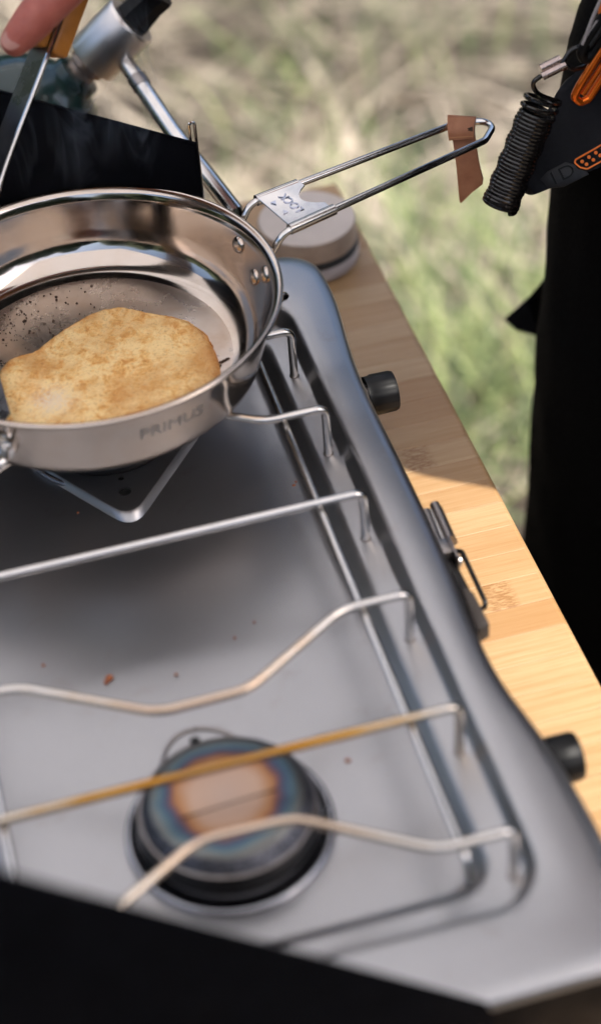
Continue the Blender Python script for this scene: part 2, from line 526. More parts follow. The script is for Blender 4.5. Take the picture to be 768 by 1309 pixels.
def text_mesh(s, size, depth):
    cu = bpy.data.curves.new('lettering', 'FONT'); cu.body = s; cu.size = size; cu.extrude = depth
    cu.align_x = 'CENTER'; cu.align_y = 'CENTER'
    o = bpy.data.objects.new('lettering_tmp', cu); COL.objects.link(o)
    return eval_mesh(o)

# ================================================================== SETTING: ground and grass
GZ = -0.80
bm = bmesh.new()
NX = 70
xs = np.concatenate([np.linspace(-2.2, 3.4, NX)]); ys = np.linspace(-2.2, 5.0, NX)
def gz(x, y): return GZ + .035*noise.noise((x*1.3, y*1.3, 0)) + .02*noise.noise((x*4, y*4, 3))
grid = [[bm.verts.new((x, y, gz(x, y))) for x in xs] for y in ys]
for j in range(NX-1):
    for i in range(NX-1):
        bm.faces.new((grid[j][i], grid[j][i+1], grid[j+1][i+1], grid[j+1][i]))
ring = grid[0][:] + [grid[j][-1] for j in range(1, NX)] + grid[-1][-2::-1] + [grid[j][0] for j in range(NX-2, 0, -1)]
outer = []
for v_ in ring:
    d = (v_.co-Vector((.6, 1.4, GZ))); d.z = 0; d.normalize()
    outer.append(bm.verts.new((d.x*2500, d.y*2500, GZ-.3)))
for i in range(len(ring)):
    j = (i+1) % len(ring)
    bm.faces.new((ring[i], ring[j], outer[j], outer[i]))
tag(obj('ground', bm, MAT['ground']), kind='structure')

def blades(name, mat, label, specs):
    """specs: list of (x, y, length, width, lean 0..1, azimuth, tone)"""
    V, Fc, T = [], [], []
    for (x, y, L, w, lean, az, tone) in specs:
        base = Vector((x, y, gz(x, y)-.005+random.random()*.02*lean))
        hd = Vector((math.cos(az), math.sin(az), 0)); sd_ = Vector((-hd.y, hd.x, 0))
        k0 = len(V); p = base.copy(); el = math.pi/2*(1-lean)
        for s in range(4):
            ww = w*(1-.28*s) * .5
            V += [p-sd_*ww, p+sd_*ww]; T += [tone*.8+.07*s]*2
            p = p + (hd*math.cos(el)+Vector((0, 0, 1))*math.sin(el))*(L/3)
            el -= .25*(1-lean)+.05*random.random()
            hd = (hd+sd_*random.uniform(-.15, .15)).normalized(); sd_ = Vector((-hd.y, hd.x, 0))
        for s in range(3):
            a = k0+2*s; Fc.append((a, a+1, a+3, a+2))
    me = bpy.data.meshes.new(name); me.from_pydata([tuple(v) for v in V], [], Fc)
    at = me.attributes.new('tone', 'FLOAT', 'POINT'); at.data.foreach_set('value', np.clip(T, 0, 1).astype(np.float32))
    o = link_mesh(name, me, mat, smooth=False)
    return tag(o, label, 'grass', kind='stuff')
specs = []
for _ in range(8000):
    x = random.uniform(-1.3, 1.9); y = random.uniform(.35, 3.4)
    m_ = noise.noise((x*2.2, y*2.2, 9))
    if random.random() < .30 - .5*m_: continue
    lie = random.random() < .62
    tone = min(1, max(0, random.gauss(.5+.6*m_, .25)))
    if lie: specs.append((x, y, random.uniform(.15, .5), random.uniform(.003, .007), random.uniform(.86, 1.0), random.gauss(.25, .7)+(math.pi if random.random() < .5 else 0), tone))
    else: specs.append((x, y, random.uniform(.06, .22), random.uniform(.003, .007), random.uniform(.2, .7), random.uniform(0, 6.28), tone))
for _ in range(420):     # thick long stalks that read as pale streaks
    x = random.uniform(-1.0, 1.7); y = random.uniform(.6, 3.2)
    specs.append((x, y, random.uniform(.4, 1.1), random.uniform(.012, .028), random.uniform(.93, 1.0), random.gauss(2.55, .45) if random.random() < .7 else random.uniform(0, 3.1), random.choice((.1, .6, .9, 1.0))))
for _ in range(430):     # sheaves of flattened stalks
    x0 = random.uniform(-1.0, 1.7); y0 = random.uniform(.6, 3.2); az = random.gauss(2.6, .5) if random.random() < .65 else random.uniform(0, 3.1)
    tn_ = random.choice((0, 0, .05, .7, 1.0, 1.0)); L0 = random.uniform(.3, .9)
    for _k in range(24):
        specs.append((x0+random.gauss(0, .022), y0+random.gauss(0, .022), L0*random.uniform(.7, 1.1), random.uniform(.004, .008), random.uniform(.9, .99), az+random.gauss(0, .07), min(1, max(0, tn_+random.gauss(0, .1)))))
bright_spots = ((560, 420, 4), (600, 520, 4), (530, 330, 3), (630, 440, 4), (575, 470, 3), (610, 590, 3), (640, 350, 2))
for px, py, n_ in bright_spots:
    c = on_z(px, py, GZ+.03)
    for _s in range(n_):
        x0 = c.x+random.gauss(0, .10); y0 = c.y+random.gauss(0, .10); az = random.gauss(2.4, .6)
        for _k in range(18):
            specs.append((x0+random.gauss(0, .025), y0+random.gauss(0, .025), random.uniform(.15, .45), random.uniform(.004, .009), random.uniform(.82, .99), az+random.gauss(0, .15), min(1, random.gauss(.85, .12))))
blades('dry_grass', MAT['straw'], 'matted dry straw and long flattened grass stalks covering the field', specs)
green_spots = [((365, 175), .16, 260), ((560, 300), .14, 320), ((585, 370), .17, 380), ((480, 15), .2, 200), ((300, 15), .22, 160), ((650, 15), .2, 180),
               ((620, 500), .16, 380), ((590, 440), .15, 260), ((650, 560), .15, 260), ((440, 60), .2, 120), ((545, 250), .1, 120), ((120, -40), .3, 200), ((700, 130), .3, 160)]
specs = []
for (px, py), rad_, cnt in green_spots:
    c = on_z(px, py, GZ+.06)
    for _ in range(int(cnt*.5)):
        a = random.uniform(0, 6.283); q = rad_*math.sqrt(random.random())
        specs.append((c.x+q*math.cos(a), c.y+q*math.sin(a), random.uniform(.05, .17), random.uniform(.004, .009), random.uniform(.1, .7), random.uniform(0, 6.28), min(1, max(0, random.gauss(.5, .3)))))
for px, py, n_ in bright_spots:
    c = on_z(px, py, GZ+.05)
    for _ in range(n_*12):
        specs.append((c.x+random.gauss(0, .08), c.y+random.gauss(0, .08), random.uniform(.08, .22), random.uniform(.005, .009), random.uniform(.3, .9), random.uniform(0, 6.28), min(1, random.gauss(.85, .15))))
for _ in range(250):
    x = random.uniform(-1.3, 1.9); y = random.uniform(.35, 3.4)
    specs.append((x, y, random.uniform(.04, .12), random.uniform(.003, .007), random.uniform(.1, .8), random.uniform(0, 6.28), random.random()))
blades('green_grass', MAT['grass'], 'short fresh green grass tufts growing through the straw', specs)

# dark trees added beyond the frame to darken what the steel mirrors
bm = bmesh.new()
for k in range(230):
    a = random.uniform(0, 2*math.pi); q = random.uniform(17, 24); rr_ = random.uniform(1.6, 3.2)
    cz = GZ+random.uniform(1.0, 6.5)
    c = Vector((.5+q*math.cos(a), 1+q*math.sin(a), cz))
    t = bmesh.ops.create_icosphere(bm, subdivisions=2, radius=rr_)
    for v_ in t['verts']:
        p = v_.co+c
        v_.co = c+v_.co*(1+.35*noise.noise((p.x*.9, p.y*.9, p.z*.9)))
tag(obj('reflection_trees', bm, MAT['reflection_leaves']), 'dark green woodland added far out of view for the steel to mirror', 'wood', kind='stuff')

# ================================================================== TABLE
TZ = -0.080
table = thing('camp_table', (-.14, -.05, GZ), 'bamboo strip topped camping table standing on the grass', 'table')
TX0, TX1, TY0, TY1, TT = -.42, .1085, -.335, .444, .018
row = .0212
strip_cache = {}
def strip_mesh(L, end):
    key = (round(L, 4), end)
    if key in strip_cache: return strip_cache[key]
    sub = bmesh.new(); bmesh.ops.create_cube(sub, size=1)
    for v_ in sub.verts: v_.co = Vector((v_.co.x*L, v_.co.y*(row-.00012), v_.co.z*TT))
    if end:
        ee = [e for e in sub.edges if all(v_.co.x > 0 for v_ in e.verts) and abs(e.verts[0].co.z-e.verts[1].co.z) < 1e-6]
        bmesh.ops.bevel(sub, geom=ee, offset=.0035, segments=3, affect='EDGES', profile=.5)
    te = [e for e in sub.edges if all(v_.co.z > TT/2-1e-5 for v_ in e.verts) and (abs(e.verts[0].co.y-e.verts[1].co.y) < 1e-6 or (abs(e.verts[0].co.x-e.verts[1].co.x) < 1e-6 and not end))]
    bmesh.ops.bevel(sub, geom=te, offset=.00035, segments=1, affect='EDGES')
    bmesh.ops.recalc_face_normals(sub, faces=sub.faces[:])
    me = bpy.data.meshes.new('bamboo_strip'); sub.to_mesh(me); sub.free()
    me.materials.append(MAT['bamboo'])
    strip_cache[key] = me
    return me
y = TY1-row/2; k = 0
lens = [(.20, .3285), (.2642, .2643), (.3285, .20), (.13, .3985), (.3985, .13)]
tl = wloc(table)
while y > TY0:
    a, b_ = random.choice(lens)
    b_ = (TX1-TX0)-a
    for L, x0, end in ((a, TX0, False), (b_, TX0+a, True)):
        o = bpy.data.objects.new('bamboo_strip', strip_mesh(L-.0002, end)); COL.objects.link(o)
        o.parent = table; o.location = Vector((x0+L/2, y, TZ-TT/2 - random.uniform(0, .00012)))-tl
    y -= row
for lx in (TX0+.05, TX1-.06):
    bm = bmesh.new(); box(bm, (lx, (TY0+TY1)/2, TZ-TT-.0125), (.03, TY1-TY0-.1, .024), bev=.003)
    obj('table_rail', bm, MAT['table_leg'], table)
for lx in (TX0+.05, TX1-.06):
    for ly in (TY0+.08, TY1-.08):
        bm = bmesh.new(); tube(bm, [(lx, ly, TZ-TT-.026), (lx, ly, GZ-.02)], .014, 16)
        obj('table_leg', bm, MAT['table_leg'], table)

# ================================================================== STOVE
CX, CY = -.1190, -.0225
BURN = [(-.1135, -.156), (-.1135, .143)]
stove = thing('camp_stove', (CX, CY, TZ), 'steel two burner camping stove with wire grate standing on the bamboo table', 'camping stove')
bul = [(.2515, .003), (.228, .0065), (.2, .0075), (.165, .0035), (.14, .0005), (.10, -.001), (.05, -.0003), (0, 0), (-.05, -.0008), (-.094, -.0036), (-.127, -.003), (-.16, .004), (-.196, .0078), (-.2248, .009), (-.27, .009), (-.294, .004)]
def bulge(y):
    ys_ = [p[0] for p in bul][::-1]; vs = [p[1] for p in bul][::-1]
    s = 0; wsum = 0
    for dy in (-.016, -.008, 0, .008, .016):
        s += np.interp(y+dy, ys_, vs)
    return s/5
def rrect(hx, hy, r, z, dx=0., n=9):
    out = []
    for cx, cy, a0 in ((hx-r, hy-r, 0), (-(hx-r), hy-r, 90), (-(hx-r), -(hy-r), 180), (hx-r, -(hy-r), 270)):
        for k in range(n):
            a = R(a0+90*k/(n-1)); out.append([CX+cx+r*math.cos(a), CY+cy+r*math.sin(a), z])
    full = []
    N = len(out)
    for i in range(N):       # extra points on the long straight sides so they can bulge
        p = out[i]; q_ = out[(i+1) % N]; full.append(p)
        L = math.hypot(q_[0]-p[0], q_[1]-p[1])
        if (i+1) % n == 0:
            m_ = 44 if (i//n) % 2 == 1 or (i//n) == 3 else 20
            for k in range(1, m_):
                t = k/m_; full.append([p[0]+(q_[0]-p[0])*t, p[1]+(q_[1]-p[1])*t, z])
    for p in full:
        if dx:
            w = max(-1, min(1, (p[0]-CX)/(hx*.8)))
            p[0] += dx*bulge(p[1])*w
    return [Vector(p) for p in full]
def loft(bm, loops, close_last=False, close_first=False):
    rings = [[bm.verts.new(p) for p in l] for l in loops]
    for a, c in zip(rings, rings[1:]):
        for i in range(len(a)):
            j = (i+1) % len(a); bm.faces.new((a[i], a[j], c[j], c[i]))
    if close_first: bm.faces.new(rings[0])
    if close_last: bm.faces.new(rings[-1])
    return rings
bm = bmesh.new()
loops = [rrect(0.0980, .1985, .013, -.0122), rrect(0.1015, .2015, .014, -.0118), rrect(0.1035, .2035, .015, -.0102),
         rrect(0.1095, .2095, .019, -.0022), rrect(0.1118, .2118, .020, -.0002), rrect(0.1140, .2140, .021, 0.0),
         rrect(0.1238, .2238, .024, 0.0), rrect(0.1254, .2254, .025, .0008),
         rrect(0.1280, .2280, .026, .0086), rrect(0.1296, .2296, .027, .0100), rrect(0.1325, .2330, .028, .0106),
         rrect(0.1390, .2480, .030, .0105, .3), rrect(0.1455, .2620, .024, .0102, .8), rrect(0.1500, .2688, .022, .0095, 1),
         rrect(0.1518, .2708, .021, .0082, 1), rrect(0.1526, .2716, .021, .0062, 1), rrect(0.1526, .2716, .021, .0036, 1), rrect(.1510, .2700, .020, .0034, 1)]
# tray floor is a fine grid of rings so it can sag a little
fl = []
for t in (.12, .3, .5, .7, .88):
    l = [Vector((CX+(p.x-CX)*t, CY+(p.y-CY)*t, -.0122-.0012*(1-t*t))) for p in loops[0]]
    fl.append(l)
loft(bm, fl+loops, close_first=True)
top = obj('stove_top', bm, MAT['tray'], stove, angle=60)
bm = bmesh.new()
loft(bm, [rrect(.1504, .2694, .020, .0030, 1), rrect(.1504, .2694, .020, -.062, 1), rrect(.1470, .2660, .019, -.067, 1)], close_last=True)
obj('stove_body', bm, MAT['side'], stove, angle=50)
# feet
for fx in (-.2, -.014):
    for fy in (-.2, .15):
        bm = bmesh.new(); lathe(bm, [(0, .014), (.009, .0138), (.011, .008), (.011, 0), (0, 0)], (fx, fy, TZ), 24)
        obj('foot', bm, MAT['rubber'], stove)
# pale bracket foot peeping out by the near knob
bm = bmesh.new(); box(bm, (.046, -.186, TZ+.011), (.016, .03, .021), bev=.002)
obj('foot_bracket', bm, MAT['jar_body'], stove)

# far heat plate: square with rounded corners, two holes in its near corner
bm = bmesh.new()
pc = Vector((BURN[1][0]-.004, .143, 0)); pz = -.0085
hw = .056
q1, q2, q3, q4 = (on_z(*p, pz) for p in ((142, 647), (77, 609), (184, 640), (228, 578)))
eL, eR = (q2-q1).normalized(), (q4-q3).normalized()
den_ = eL.x*eR.y-eL.y*eR.x
tt_ = ((q3.x-q1.x)*eR.y-(q3.y-q1.y)*eR.x)/den_
pk_ = q1+eL*tt_            # the near corner
base_c = [pk_, pk_+eR*.098, pk_+eR*.098+eL*.098, pk_+eL*.098]
pc = (base_c[0]+base_c[2])/2; pc.z = 0
outl = fillet(base_c, .011, 6, True)
hq = [on_z(160, 628, pz), on_z(155, 611, pz)]
holes = [((hq[0].x-pc.x, hq[0].y-pc.y), .0036), ((hq[1].x-pc.x, hq[1].y-pc.y), .0020)]
inner = []
sub = bmesh.new()
ov = [sub.verts.new(p) for p in outl]
edges = [sub.edges.new((ov[i], ov[(i+1) % len(ov)])) for i in range(len(ov))]
for (hx_, hy_), hr in holes:
    hv = [sub.verts.new((pc.x+hx_+hr*math.cos(2*math.pi*k/20), pc.y+hy_+hr*math.sin(2*math.pi*k/20), pz)) for k in range(20)]
    edges += [sub.edges.new((hv[i], hv[(i+1) % 20])) for i in range(20)]
    inner.append(hv)
bmesh.ops.triangle_fill(sub, edges=edges, use_beauty=True)
# drop faces inside the holes
for f in [f for f in sub.faces if any(all(v_ in hv for v_ in f.verts) for hv in inner)]: sub.faces.remove(f)
ex = bmesh.ops.extrude_face_region(sub, geom=sub.faces[:])
for v_ in [g for g in ex['geom'] if isinstance(g, bmesh.types.BMVert)]: v_.co.z -= .0012
merge(bm, sub)
# turned-down skirt of the plate
sk = [[p+Vector((0, 0, 0)) for p in outl], [Vector((pc.x+(p.x-pc.x)*1.030, pc.y+(p.y-pc.y)*1.030, pz-.0010)) for p in outl], [Vector((pc.x+(p.x-pc.x)*1.068, pc.y+(p.y-pc.y)*1.068, pz-.0040)) for p in outl]]
loft(bm, sk)
hp = obj('heat_plate', bm, MAT['tray'], stove, angle=50)
for (hx_, hy_), hr in holes:
    bm = bmesh.new(); lathe(bm, [(hr*1.0, .0001), (hr, -.0022), (0, -.0022)], (pc.x+hx_, pc.y+hy_, pz), 20)
    obj('plate_hole', bm, MAT['dark_recess'], hp)  # near-black cup paints the dark depth of the hole

# burners
def burner(cx, cy):
    c = Vector((cx, cy, -.0125))
    bm = bmesh.new()
    lathe(bm, [(.0465, -.0005), (.0460, .0012), (.0455, .0016), (.0435, .0004), (.040, .001), (.0385, .0035), (.037, .004), (.036, .003)], c, 72)
    o = obj('burner', bm, MAT['burner_base'], stove, origin=c)
    bm = bmesh.new()
    tube(bm, [c+Vector((.0475*math.cos(a), .0475*math.sin(a), .0012)) for a in np.linspace(0, 2*math.pi, 73)[:-1]], .0021, 12, closed=True)
    obj('burner_flange', bm, MAT['burner_base'], o, origin=c)
    bm = bmesh.new()
    lathe(bm, [(.0395, .0025), (.0416, .0045), (.0424, .0075), (.0418, .0090), (.0410, .0098), (.0418, .0112), (.0420, .0155), (.0412, .0174)], c, 72)
    obj('burner_ring', bm, MAT['dark_steel'], o, origin=c)
    bm = bmesh.new()
    lathe(bm, [(.0408, .0178), (.0374, .0220), (.0352, .0236)], c, 72)
    obj('burner_mesh', bm, MAT['burner_mesh'], o, origin=c)
    bm = bmesh.new()
    lathe(bm, [(.0410, .0166), (.0415, .0174), (.0411, .0182), (.0403, .0184)], c, 72)
    obj('burner_band', bm, MAT['latch'], o, origin=c)
    bm = bmesh.new()
    lathe(bm, [(.0352, .0232), (.0357, .0240), (.0349, .0248), (.030, .0252), (.024, .0257), (.012, .0261), (0, .0262)], c, 72)
    obj('burner_cap', bm, MAT['cap'], o, origin=c)
    # slot across the cap
    bm = bmesh.new(); a = Vector((.98, .06, 0)).normalized()
    box(bm, c+Vector((0, -.006, .0259)), (.046, .0006, .0010), (a, Vector((-a.y, a.x, 0)), Vector((0, 0, 1))))
    obj('cap_slot', bm, MAT['dark_recess'], o, origin=c)
    # igniter lead looping behind the cap
    pts = [on_z(*p, -.006) for p in ((205, 985), (215, 955), (235, 937), (262, 932), (290, 938), (306, 950))]
    d_ = c-Vector((BURN[0][0], BURN[0][1], c.z))
    bm = bmesh.new(); tube(bm, spline([p+d_ for p in pts], 6), .0013, 8)
    obj('igniter_lead', bm, MAT['latch'], o, origin=c)
    bm = bmesh.new(); lathe(bm, [(.0026, 0), (.0026, .018), (.0012, .0195), (0, .0196)], c+Vector((-.0055, .0425, .0)), 14)
    obj('igniter_pin', bm, MAT['dark_steel'], o, origin=c)
for cx, cy in BURN: burner(cx, cy)

# grate wires: seven across the stove, those beside a burner bend towards it
WR, WZ = .00238, .0331
xr, xl = -.0006, -.2374
def cross_wire(y, bend, mat):
    if bend:
        s = bend
        mid = [(-.036, y+s*.0025), (-.049, y+s*-.0045*-1 if s < 0 else y+s*.0045), (-.0905, y+s*.0365), (-.136, y+s*.0365), (-.178, y+s*.0045), (-.191, y+s*.0025)]
        mid = [(-.035, y-.0*s), (-.0905, y+s*.0360), (-.1345, y+s*.0365), (-.195, y+s*0)]
    else: mid = []
    pts = [(xr, y, -.0035), (xr, y, WZ)] + [(a, b_, WZ) for a, b_ in mid] + [(xl, y, WZ), (xl, y, -.0035)]
    rr = [0, .0058] + [.03]*len(mid) + [.0058, 0]
    bm = bmesh.new(); tube(bm, fillet(pts, rr, 8), WR, 14)
    w = obj('grate_wire', bm, mat, stove)
    for x in (xr, xl):
        bm = bmesh.new(); lathe(bm, [(.0029, .0001), (.0029, .0005), (.0025, .0008), (.0020, .0008)], (x, y, 0), 20)
        obj('wire_collar', bm, MAT['latch'], w)
so = wloc(stove)
mw = [wire_mat('wire_steel_bent', BURN[0][0]-so.x, BURN[0][1]-so.y, .5), wire_mat('wire_steel_far', BURN[1][0]-so.x, BURN[1][1]-so.y, .3), wire_mat('wire_steel_tinted', BURN[0][0]-so.x, BURN[0][1]-so.y, 1.)]
for y_, s_, mt in ((.2175, -1, mw[1]), (.143, 0, mw[1]), (.0705, 1, mw[1]), (-.0015, 0, MAT['chrome']), (-.0785, -1, mw[0]), (-.1552, 0, mw[2]), (-.2298, 1, mw[0])):
    cross_wire(y_, s_, mt)
for x, s_ in ((-.0241, 1), (-.2139, -1)):
    bm = bmesh.new()
    tube(bm, fillet([(x, .232, .018), (x, .228, .0288), (x, -.233, .0288), (x, -.240, .018)], .006, 5), .0021, 12)
    obj('grate_rail', bm, MAT['chrome'], stove)

# knobs on the front
def knob(c):
    c = Vector(c); ax = Vector((1, 0, 0))
    bm = bmesh.new()
    n = 64; prof = [(0.0, .0), (.0118, .0), (.0118, .003), (.0125, .004), (.0123, .0155), (.0115, .0175), (.0099, .0180), (.0090, .0176), (0, .0176)]
    rings = lathe(bm, prof, c, n, ax)
    for ri in (3, 4):
        for k_, v_ in enumerate(rings[ri]):
            if k_ % 4 < 2:
                d = v_.co-c; d.x = 0; v_.co -= d.normalized()*.00022
    o = obj('control_knob', bm, MAT['black_plastic'], stove)
    bm = bmesh.new(); box(bm, c+Vector((.0182, 0, .0055)), (.0006, .0012, .006))
    obj('knob_pointer', bm, MAT['grey_cord'], o)
    bm = bmesh.new(); tube(bm, [c-Vector((.014, 0, 0)), c], .008, 18)
    obj('knob_shaft', bm, MAT['latch'], o)
knob((.0405, .137, -.0225)); knob((.0415, -.157, -.0225))

# latch on the front edge
LX = .0345
latch_root_bm = bmesh.new()
lax = Vector((0, -1, 0))
box(latch_root_bm, (LX+.0005, -.0215, -.014), (.0024, .100, .022), bev=.0007)
lat = obj('latch', latch_root_bm, MAT['latch'], stove)
bm = bmesh.new()
lq = lambda px, py, z=.001: on_z(px+5, py, z)
A, B_ = lq(539, 654), lq(557, 698)
tube(bm, [A, B_], .0026, 16)
C2, D2 = lq(550, 645), lq(570, 690)
tube(bm, [C2, D2], .0027, 16)
tube(bm, [C2+Vector((.0024, 0, -.003)), D2+Vector((.0024, 0, -.003))], .0018, 12)
obj('latch_keeper', bm, MAT['latch'], lat)
bm = bmesh.new()
for k_ in range(12): lathe(bm, [(0, -.001), (.0012, -.0006), (.0014, 0), (.0012, .0006), (0, .001)], A.lerp(D2, (k_+.5)/12).lerp(C2.lerp(B_, (k_+.5)/12), .5)+Vector((0, 0, -.001)), 10)
obj('keeper_spring', bm, MAT['chrome'], lat)
hc = lq(563, 704, 0)
bm = bmesh.new(); box(bm, hc, (.008, .011, .008), bev=.0012)
hd_ = lq(574, 706, .001); box(bm, hd_, (.0014, .018, .009), bev=.0005)
obj('latch_hinge', bm, MAT['latch'], lat)
bm = bmesh.new(); lathe(bm, [(0, 0), (.0036, 0), (.0034, .0012), (.002, .0020), (0, .0022)], lq(580, 717, 0), 20, (1, 0, 0))
obj('latch_rivet', bm, MAT['chrome'], lat)
bm = bmesh.new(); prism(bm, [lq(560, 708, -.002), lq(574, 712, -.002), lq(598, 758, -.002), lq(586, 760, -.002)], (0, 0, -.008), .0006)
obj('latch_arm', bm, MAT['dark_steel'], lat)
bm = bmesh.new()
prism(bm, [lq(584, 752), lq(590, 751), lq(600, 757), lq(620, 796), lq(606, 804), lq(602, 800)], (0, 0, -.011), .0007)
obj('latch_lever', bm, plain('brown_grey_lever', (.035, .029, .026), .55, 0, .1, 150, spec=.25), lat)
bm = bmesh.new()
wp = [on_x(578, 704, LX+.011), on_x(590, 705, LX+.014), on_x(620, 770, LX+.016), on_x(619, 777, LX+.015), on_x(609, 780, LX+.007)]
tube(bm, fillet(wp, .004, 5), .0014, 10)
obj('latch_loop', bm, MAT['dark_steel'], lat)

# folding wind panels
def panel(pts, thick, name='wind_panel'):
    bm = bmesh.new(); prism(bm, pts, thick, .0006, 2)
    return obj(name, bm, MAT['black_panel'], stove, angle=35)
fy = .256
z_at = lambda x: .0945+.545*(-.0235-x)
far = panel([(-.0235, fy, .004), (-.0235, fy, z_at(-.0235)), (-.235, fy, z_at(-.235)), (-.242, fy, z_at(-.235)-.01), (-.242, fy, .004)], (0, .0016, 0))
bm = bmesh.new(); tube(bm, [(-.0240, fy+.0008, .006), (-.0240, fy+.0008, z_at(-.0240)), (-.2345, fy+.0008, z_at(-.2345))], .00125, 8)
obj('panel_hem', bm, MAT['black_panel'], far)
bm = bmesh.new(); tube(bm, fillet([(-.0228, fy+.003, .02), (-.0228, fy+.003, .108), (-.0262, fy+.003, .108), (-.0262, fy+.003, .09)], .0016, 4), .0010, 8)
obj('panel_hinge_rod', bm, MAT['chrome'], far)
ny = -.299
z_n = lambda x: .0185+.935*(-.036-x)
near = panel([(-.036, ny, -.03), (-.034, ny, .0075), (-.038, ny, z_n(-.038)), (-.235, ny, z_n(-.235)), (-.242, ny, z_n(-.235)-.01), (-.242, ny, -.03)], (0, -.0016, 0))
bm = bmesh.new(); tube(bm, [(-.05, ny+.0022, -.008), (-.2, ny+.0022, -.008)], .0014, 8)
obj('panel_hinge_rod', bm, MAT['chrome'], near)
for yy in (.2515,):
    bm = bmesh.new(); box(bm, (-.13, yy+.0015, .008), (.18, .004, .010), bev=.001)
    obj('panel_bracket', bm, MAT['side'], stove)

# rust flakes and crumbs lying on the tray
bm = bmesh.new()
for (px, py, rr_) in ((140, 866, .0021), (136, 872, .0012), (300, 815, .0009), (376, 620, .0011), (378, 616, .0008), (445, 972, .0014), (225, 862, .0008), (415, 500, .0007), (100, 655, .0006), (56, 850, .0008), (325, 795, .0006)):
    c = on_z(px, py, -.0122)
    pts = [c+Vector((rr_*(1+.4*random.uniform(-1, 1))*math.cos(a), rr_*(1+.4*random.uniform(-1, 1))*math.sin(a), -.0006)) for a in np.linspace(0, 2*math.pi, 8)[:-1]]
    prism(bm, pts, (0, 0, .0010), .0002, 1)
tag(obj('rust_flakes', bm, MAT['rust']), 'scattered rusty brown flakes and grease specks on the stove tray', 'crumbs', kind='stuff')

# ================================================================== FRYING PAN
PC = Vector((-.1138, .1472, 0)); PR = .1093; RZ = .082; BZ = .0353
pan = thing('frying_pan', (PC.x, PC.y, BZ), 'shiny steel frying pan with folding wire handle on the far burner', 'frying pan')
def wall_r(z):  # outside radius at height z
    t = (z-BZ)/(RZ-BZ); return .0925+.0150*max(0, t)**.62
prof_out = [(0, BZ), (.060, BZ), (.087, BZ+.0002), (.0915, BZ+.0012), (.0941, BZ+.0040), (.0957, BZ+.0085), (.0972, BZ+.0150), (.1000, BZ+.0240), (.1024, BZ+.0330), (.1042, BZ+.0400), (.1056, RZ-.0030), (.1074, RZ-.0008), (.1090, RZ-.0010), (.1096, RZ-.0002), (.1094, RZ+.0010), (.1080, RZ+.0014), (.1060, RZ+.0006), (.1040, RZ-.0016)]
prof_in = [(.1028, BZ+.0400), (.1009, BZ+.0330), (.0987, BZ+.0245), (.0964, BZ+.0175), (.0942, BZ+.0128), (.0915, BZ+.0092), (.0884, BZ+.0064), (.0850, BZ+.0044), (.0815, BZ+.0032), (.0785, BZ+.0026)]
bm = bmesh.new(); lathe(bm, prof_out+prof_in, PC, 160)
bowl = obj('pan_bowl', bm, MAT['pan'], pan, angle=70)
bm = bmesh.new(); lathe(bm, [(.0785, BZ+.0026), (.077, BZ+.00245), (.074, BZ+.0023), (.060, BZ+.0022), (.03, BZ+.0024), (0, BZ+.0025)], PC, 160)
obj('pan_floor', bm, MAT['pan_floor'], bowl, angle=70)
FZ = BZ+.0024
HA = R(17.2); hu = Vector((math.cos(HA), math.sin(HA), 0)); hv = Vector((-hu.y, hu.x, 0))
def hp_(a, b_, z): return Vector((PC.x, PC.y, 0))+hu*a+hv*b_+Vector((0, 0, z))
# rivets on the inside wall
for px, py in ((305, 313), (325, 354), (340, 351)):
    zc = .066
    P = on_z(px, py, zc); d = Vector((P.x-PC.x, P.y-PC.y, 0)); 
    rr_ = .0990
    for _ in range(6):
        P = on_z(px, py, zc); d = Vector((P.x-PC.x, P.y-PC.y, 0))
        rr_ = np.interp(zc, [p[1] for p in prof_in][::-1], [p[0] for p in prof_in][::-1])
        zc += (d.length-rr_)*.6
    dn = d.normalized()
    bm = bmesh.new(); lathe(bm, [(.0050, -.0008), (.0050, .0006), (.0042, .0017), (.0024, .0024), (0, .0026)], Vector((PC.x, PC.y, zc))+dn*(rr_+.0002), 24, (-dn+Vector((0, 0, .28))).normalized())
    obj('rivet', bm, MAT['pan'], pan)
# handle mount outside the wall
bm = bmesh.new()
mz = .058
arc = [Vector((PC.x, PC.y, 0))+Vector((math.cos(HA+a), math.sin(HA+a), 0))*(wall_r(mz)-.0005) for a in np.linspace(-.26, .26, 15)]
arc2 = [Vector((PC.x, PC.y, 0))+Vector((math.cos(HA+a), math.sin(HA+a), 0))*(wall_r(mz)+.0022) for a in np.linspace(.26, -.26, 15)]
prism(bm, [p+Vector((0, 0, mz-.008)) for p in arc+arc2], (0, 0, .020), .0006)
obj('handle_mount', bm, MAT['chrome'], pan)
lugp = on_z(364, 376, .060)
bm = bmesh.new(); tube(bm, [hp_(.1020, (lugp-hp_(0, 0, 0)).dot(hv), .059), hp_(.1055, (lugp-hp_(0, 0, 0)).dot(hv), .0585), hp_(.1068, (lugp-hp_(0, 0, 0)).dot(hv), .0580)], [.0030, .0024, .0012], 12)
obj('mount_lug', bm, MAT['chrome'], pan)
# wire handle: one loop
w0, w1 = .0180, .0128
HZ = .0855
path = [hp_(.1035, w0-.001, .060), hp_(.1085, w0-.001, .072), hp_(.118, w0, HZ-.001), hp_(.128, w0, HZ), hp_(.262, w1, HZ+.001), hp_(.2745, .004, HZ+.001), hp_(.2745, -.004, HZ+.001), hp_(.262, -w1, HZ+.001), hp_(.128, -w0, HZ), hp_(.118, -w0, HZ-.001), hp_(.1085, -w0+.001, .072), hp_(.1035, -w0+.001, .060)]
bm = bmesh.new(); tube(bm, fillet(path, [0, .008, .012, .02, .006, .008, .008, .006, .02, .012, .008, 0], 8), .00215, 14)
obj('handle_wire', bm, MAT['chrome'], pan)
